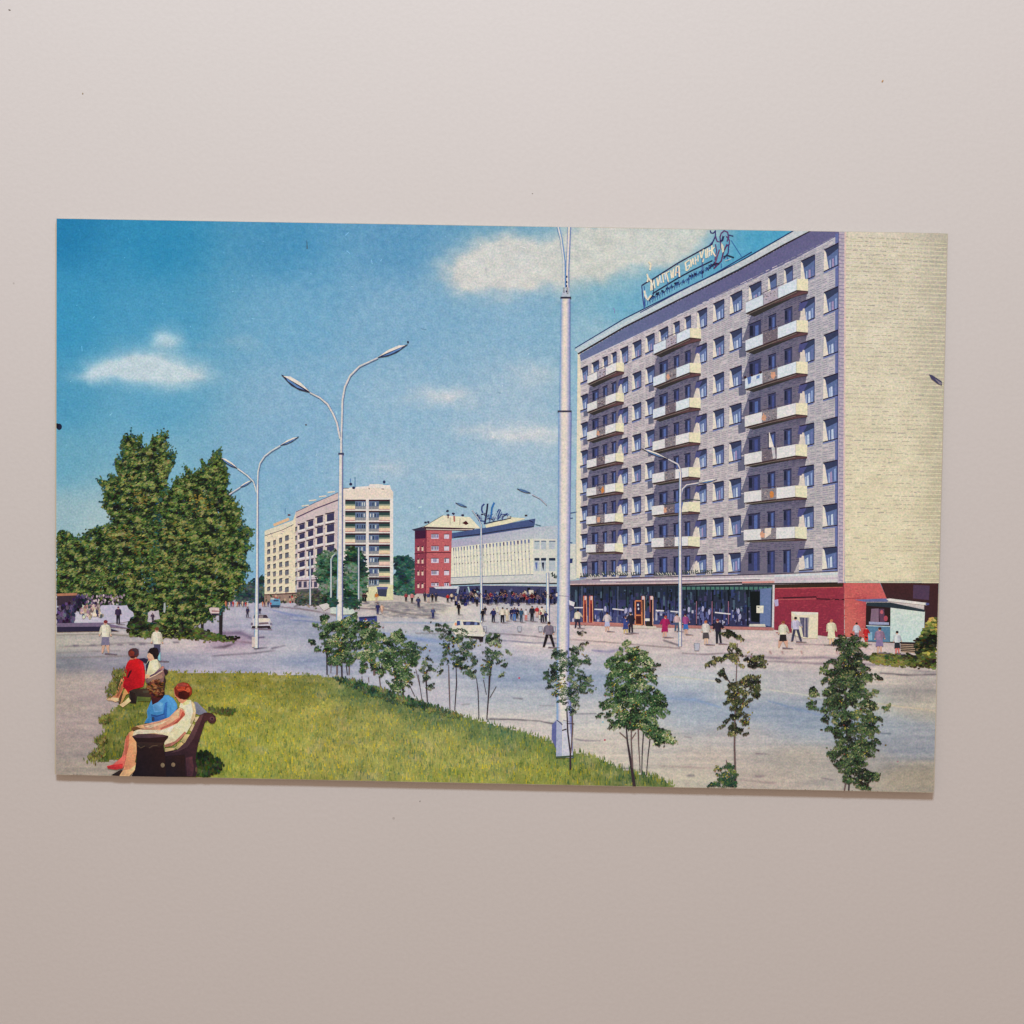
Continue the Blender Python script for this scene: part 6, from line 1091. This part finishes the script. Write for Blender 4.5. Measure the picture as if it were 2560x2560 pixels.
part('arm', d_, 86, [('p', [(1210,810),(1265,850),(1275,905),(1180,1005),(1060,1060),(975,1088),(880,1080),(780,1078),(700,1080),(640,1085),(620,1070),(660,1045),(760,1020),(960,975),(1080,930),(1160,850)], (222,156,120)), ('p', [(1210,830),(1262,855),(1272,905),(1180,1000),(980,1085),(970,1060),(1100,1000),(1200,930)], (206,112,90)), ('p', [(1240,860),(1275,890),(1180,1000),(1120,1020),(1210,940)], (166,70,56)), ('p', [(620,1070),(650,1045),(740,1040),(770,1060),(700,1082),(640,1088)], (104,66,36)), ('p', [(680,1035),(760,1018),(790,1060),(730,1062)], (216,160,110)), ('p', [(780,1040),(960,1000),(1080,960),(1000,1010),(850,1060)], (236,188,150))])
part('head', d_, 86, [('p', [(1160,680),(1230,690),(1300,720),(1240,765),(1200,745)], (212,136,100)), ('p', [(1135,600),(1170,580),(1180,680),(1150,690)], (200,116,90)), ('e', (1250,610), (108,102), (136,40,26), .03), ('e', (1255,650), (70,70), (70,20,18), .05), ('e', (1220,575), (56,44), (176,56,34), .08), ('e', (1310,600), (26,30), (196,84,50), .08), ('l', [(1170,560),(1230,525),(1310,545)], 3, (190,80,50)), ('e', (1240,540), (60,22), (152,60,50), .08), ('l', [(1180,600),(1240,590),(1290,610)], 3, (206,74,44)), ('e', (1240,660), (22,30), (60,16,16))])
ir = part('cast_iron_bench_end', card, 88, [('p', [(1455,905),(1500,878),(1545,870),(1600,885),(1640,920),(1648,965),(1625,1000),(1590,1006),(1558,990),(1545,965),(1512,990),(1470,1120),(1432,1240),(1412,1340),(1398,1450),(1425,1560),(1402,1650),(1280,1650),(1040,1650),(1000,1560),(1000,1340),(1040,1345),(1180,1318),(1272,1235),(1352,1100),(1402,990)], (58,34,40)), ('p', [(1455,905),(1500,890),(1440,1040),(1380,1180),(1300,1290),(1180,1345),(1100,1360),(1180,1318),(1272,1235),(1352,1100),(1402,990)], (84,54,58)), ('e', (1598,945), (28,24), (96,62,66)), ('e', (1600,948), (14,12), (48,30,36)), ('p', [(1000,1400),(1270,1380),(1280,1650),(1040,1650)], (36,24,28)), ('p', [(1280,1420),(1360,1400),(1380,1560),(1360,1640),(1300,1640)], (76,44,52)),
    ('p', [(632,1160),(700,1132),(850,1128),(1000,1138),(1070,1155),(1068,1180),(1035,1215),(1012,1262),(1022,1330),(1040,1450),(1040,1650),(625,1645),(668,1560),(680,1480),(690,1350),(684,1230),(660,1195)], (38,24,27)), ('p', [(632,1160),(700,1132),(850,1128),(1000,1138),(1070,1155),(1000,1168),(850,1180),(700,1178)], (78,52,58)), ('p', [(684,1230),(1012,1235),(1012,1262),(960,1290),(900,1280),(850,1310),(790,1280),(730,1310),(690,1280)], (52,36,34)), ('l', [(700,1270),(740,1300),(790,1275)], 2, (84,66,50)), ('l', [(840,1300),(880,1275),(940,1270)], 2, (84,66,50)), ('e', (1002,1508), (24,28), (124,104,80)), ('e', (1130,1502), (24,26), (120,100,76)), ('e', (1408,1560), (14,30), (90,66,50))], 'dark scrolled cast-iron end of the near bench')
s_ = Ink('printed_bench_shade', card, 65, 'dark patch of shade on the grass behind the near bench', 'stuff'); foliage(s_, Q2([(1395,1380),(1450,1365),(1560,1360),(1640,1430),(1700,1480),(1725,1550),(1660,1580),(1590,1600),(1560,1650),(1395,1655)]), 620, (4, 8), [(16,26,16),(30,44,24),(44,58,28),(74,84,38)], base=(28, 40, 22), seed=130, rot=(1.2, 1.9), jit=3); foliage(s_, Q2([(1550,820),(1700,840),(1850,850),(1860,880),(1750,880),(1600,850)]), 120, (3, 6), [(66,74,34),(100,104,46)], seed=131, rot=(1.2, 1.9)); s_.done()
s_ = Ink('printed_grass_tuft', card, 65, 'ragged printed tufts along the path edge', 'stuff')
for P in ([(60,1440),(130,1370),(230,1300),(300,1290),(300,1440),(200,1470),(80,1465)],[(170,1220),(260,1170),(330,1180),(300,1240)],[(230,970),(300,920),(360,900),(360,980),(280,1000)],[(400,380),(540,360),(540,420),(410,430)],[(330,600),(420,480),(520,470),(430,650),(350,690)]): foliage(s_, Q2(P), 170, (1.8, 3.4), [(62,66,32),(92,92,44),(118,114,54),(140,130,64)], seed=int(P[0][0]), rot=(1.1, 2.0), jit=3.4, nz=(9, 7), el=2.6)
s_.done()

# ------------------------------------------------------------------ crumbs and lint lying on the white surface
def crumb(px, py, r, rot, el, col, label, name='crumb'):
    (lx, ly), = T([(px, py)]); w = CARD @ Vector((lx, ly, 0)); c0 = cam.matrix_world.translation; d = w - c0; P = c0 + d * (c0.z / -d.z)
    import bmesh
    bm = bmesh.new(); bmesh.ops.create_icosphere(bm, subdivisions=2, radius=r)
    for v in bm.verts: v.co = Vector((v.co.x * el * (1 + .2 * rng.normal() * .5), v.co.y, v.co.z * .55))
    me = bpy.data.meshes.new(name); bm.to_mesh(me); bm.free(); m, N, L, Bs = nodes(name + '_matter')
    n = N.new('ShaderNodeTexNoise'); n.inputs['Scale'].default_value = 6000; r_ = N.new('ShaderNodeValToRGB'); c = np.array(col)
    r_.color_ramp.elements[0].color = (*(c * .8), 1); r_.color_ramp.elements[1].color = (*(c * 1.2), 1); L.new(n.outputs['Fac'], r_.inputs[0]); L.new(r_.outputs[0], Bs.inputs['Base Color']); Bs.inputs['Roughness'].default_value = .9
    me.materials.append(m); o = bpy.data.objects.new(name, me); COL.objects.link(o); o.location = (P.x, P.y, r * .4); o.rotation_euler = (0, 0, rot); o['label'] = label; o['category'] = name.replace('_', ' ')
crumb(2206, 203, .00016 * .7, 1.0, 1.9, (.55, .30, .13), 'tiny orange-brown crumb on the white surface above the right end of the postcard')
crumb(207, 234, .00013 * .7, 1.4, 1.5, (.34, .24, .13), 'tiny brown crumb on the white surface at the upper left')
crumb(24, 25, .00012 * .7, -.2, 2.4, (.16, .13, .11), 'tiny dark fleck at the top left corner of the white surface', 'lint_fleck')
crumb(1331, 484, .00009 * .7, .3, 1.2, (.18, .14, .12), 'tiny dark fleck just above the top edge of the postcard', 'lint_fleck')
crumb(1050, 2003, .00009 * .7, 1.3, 1.8, (.20, .16, .14), 'tiny grey fleck just below the bottom edge of the postcard', 'lint_fleck')
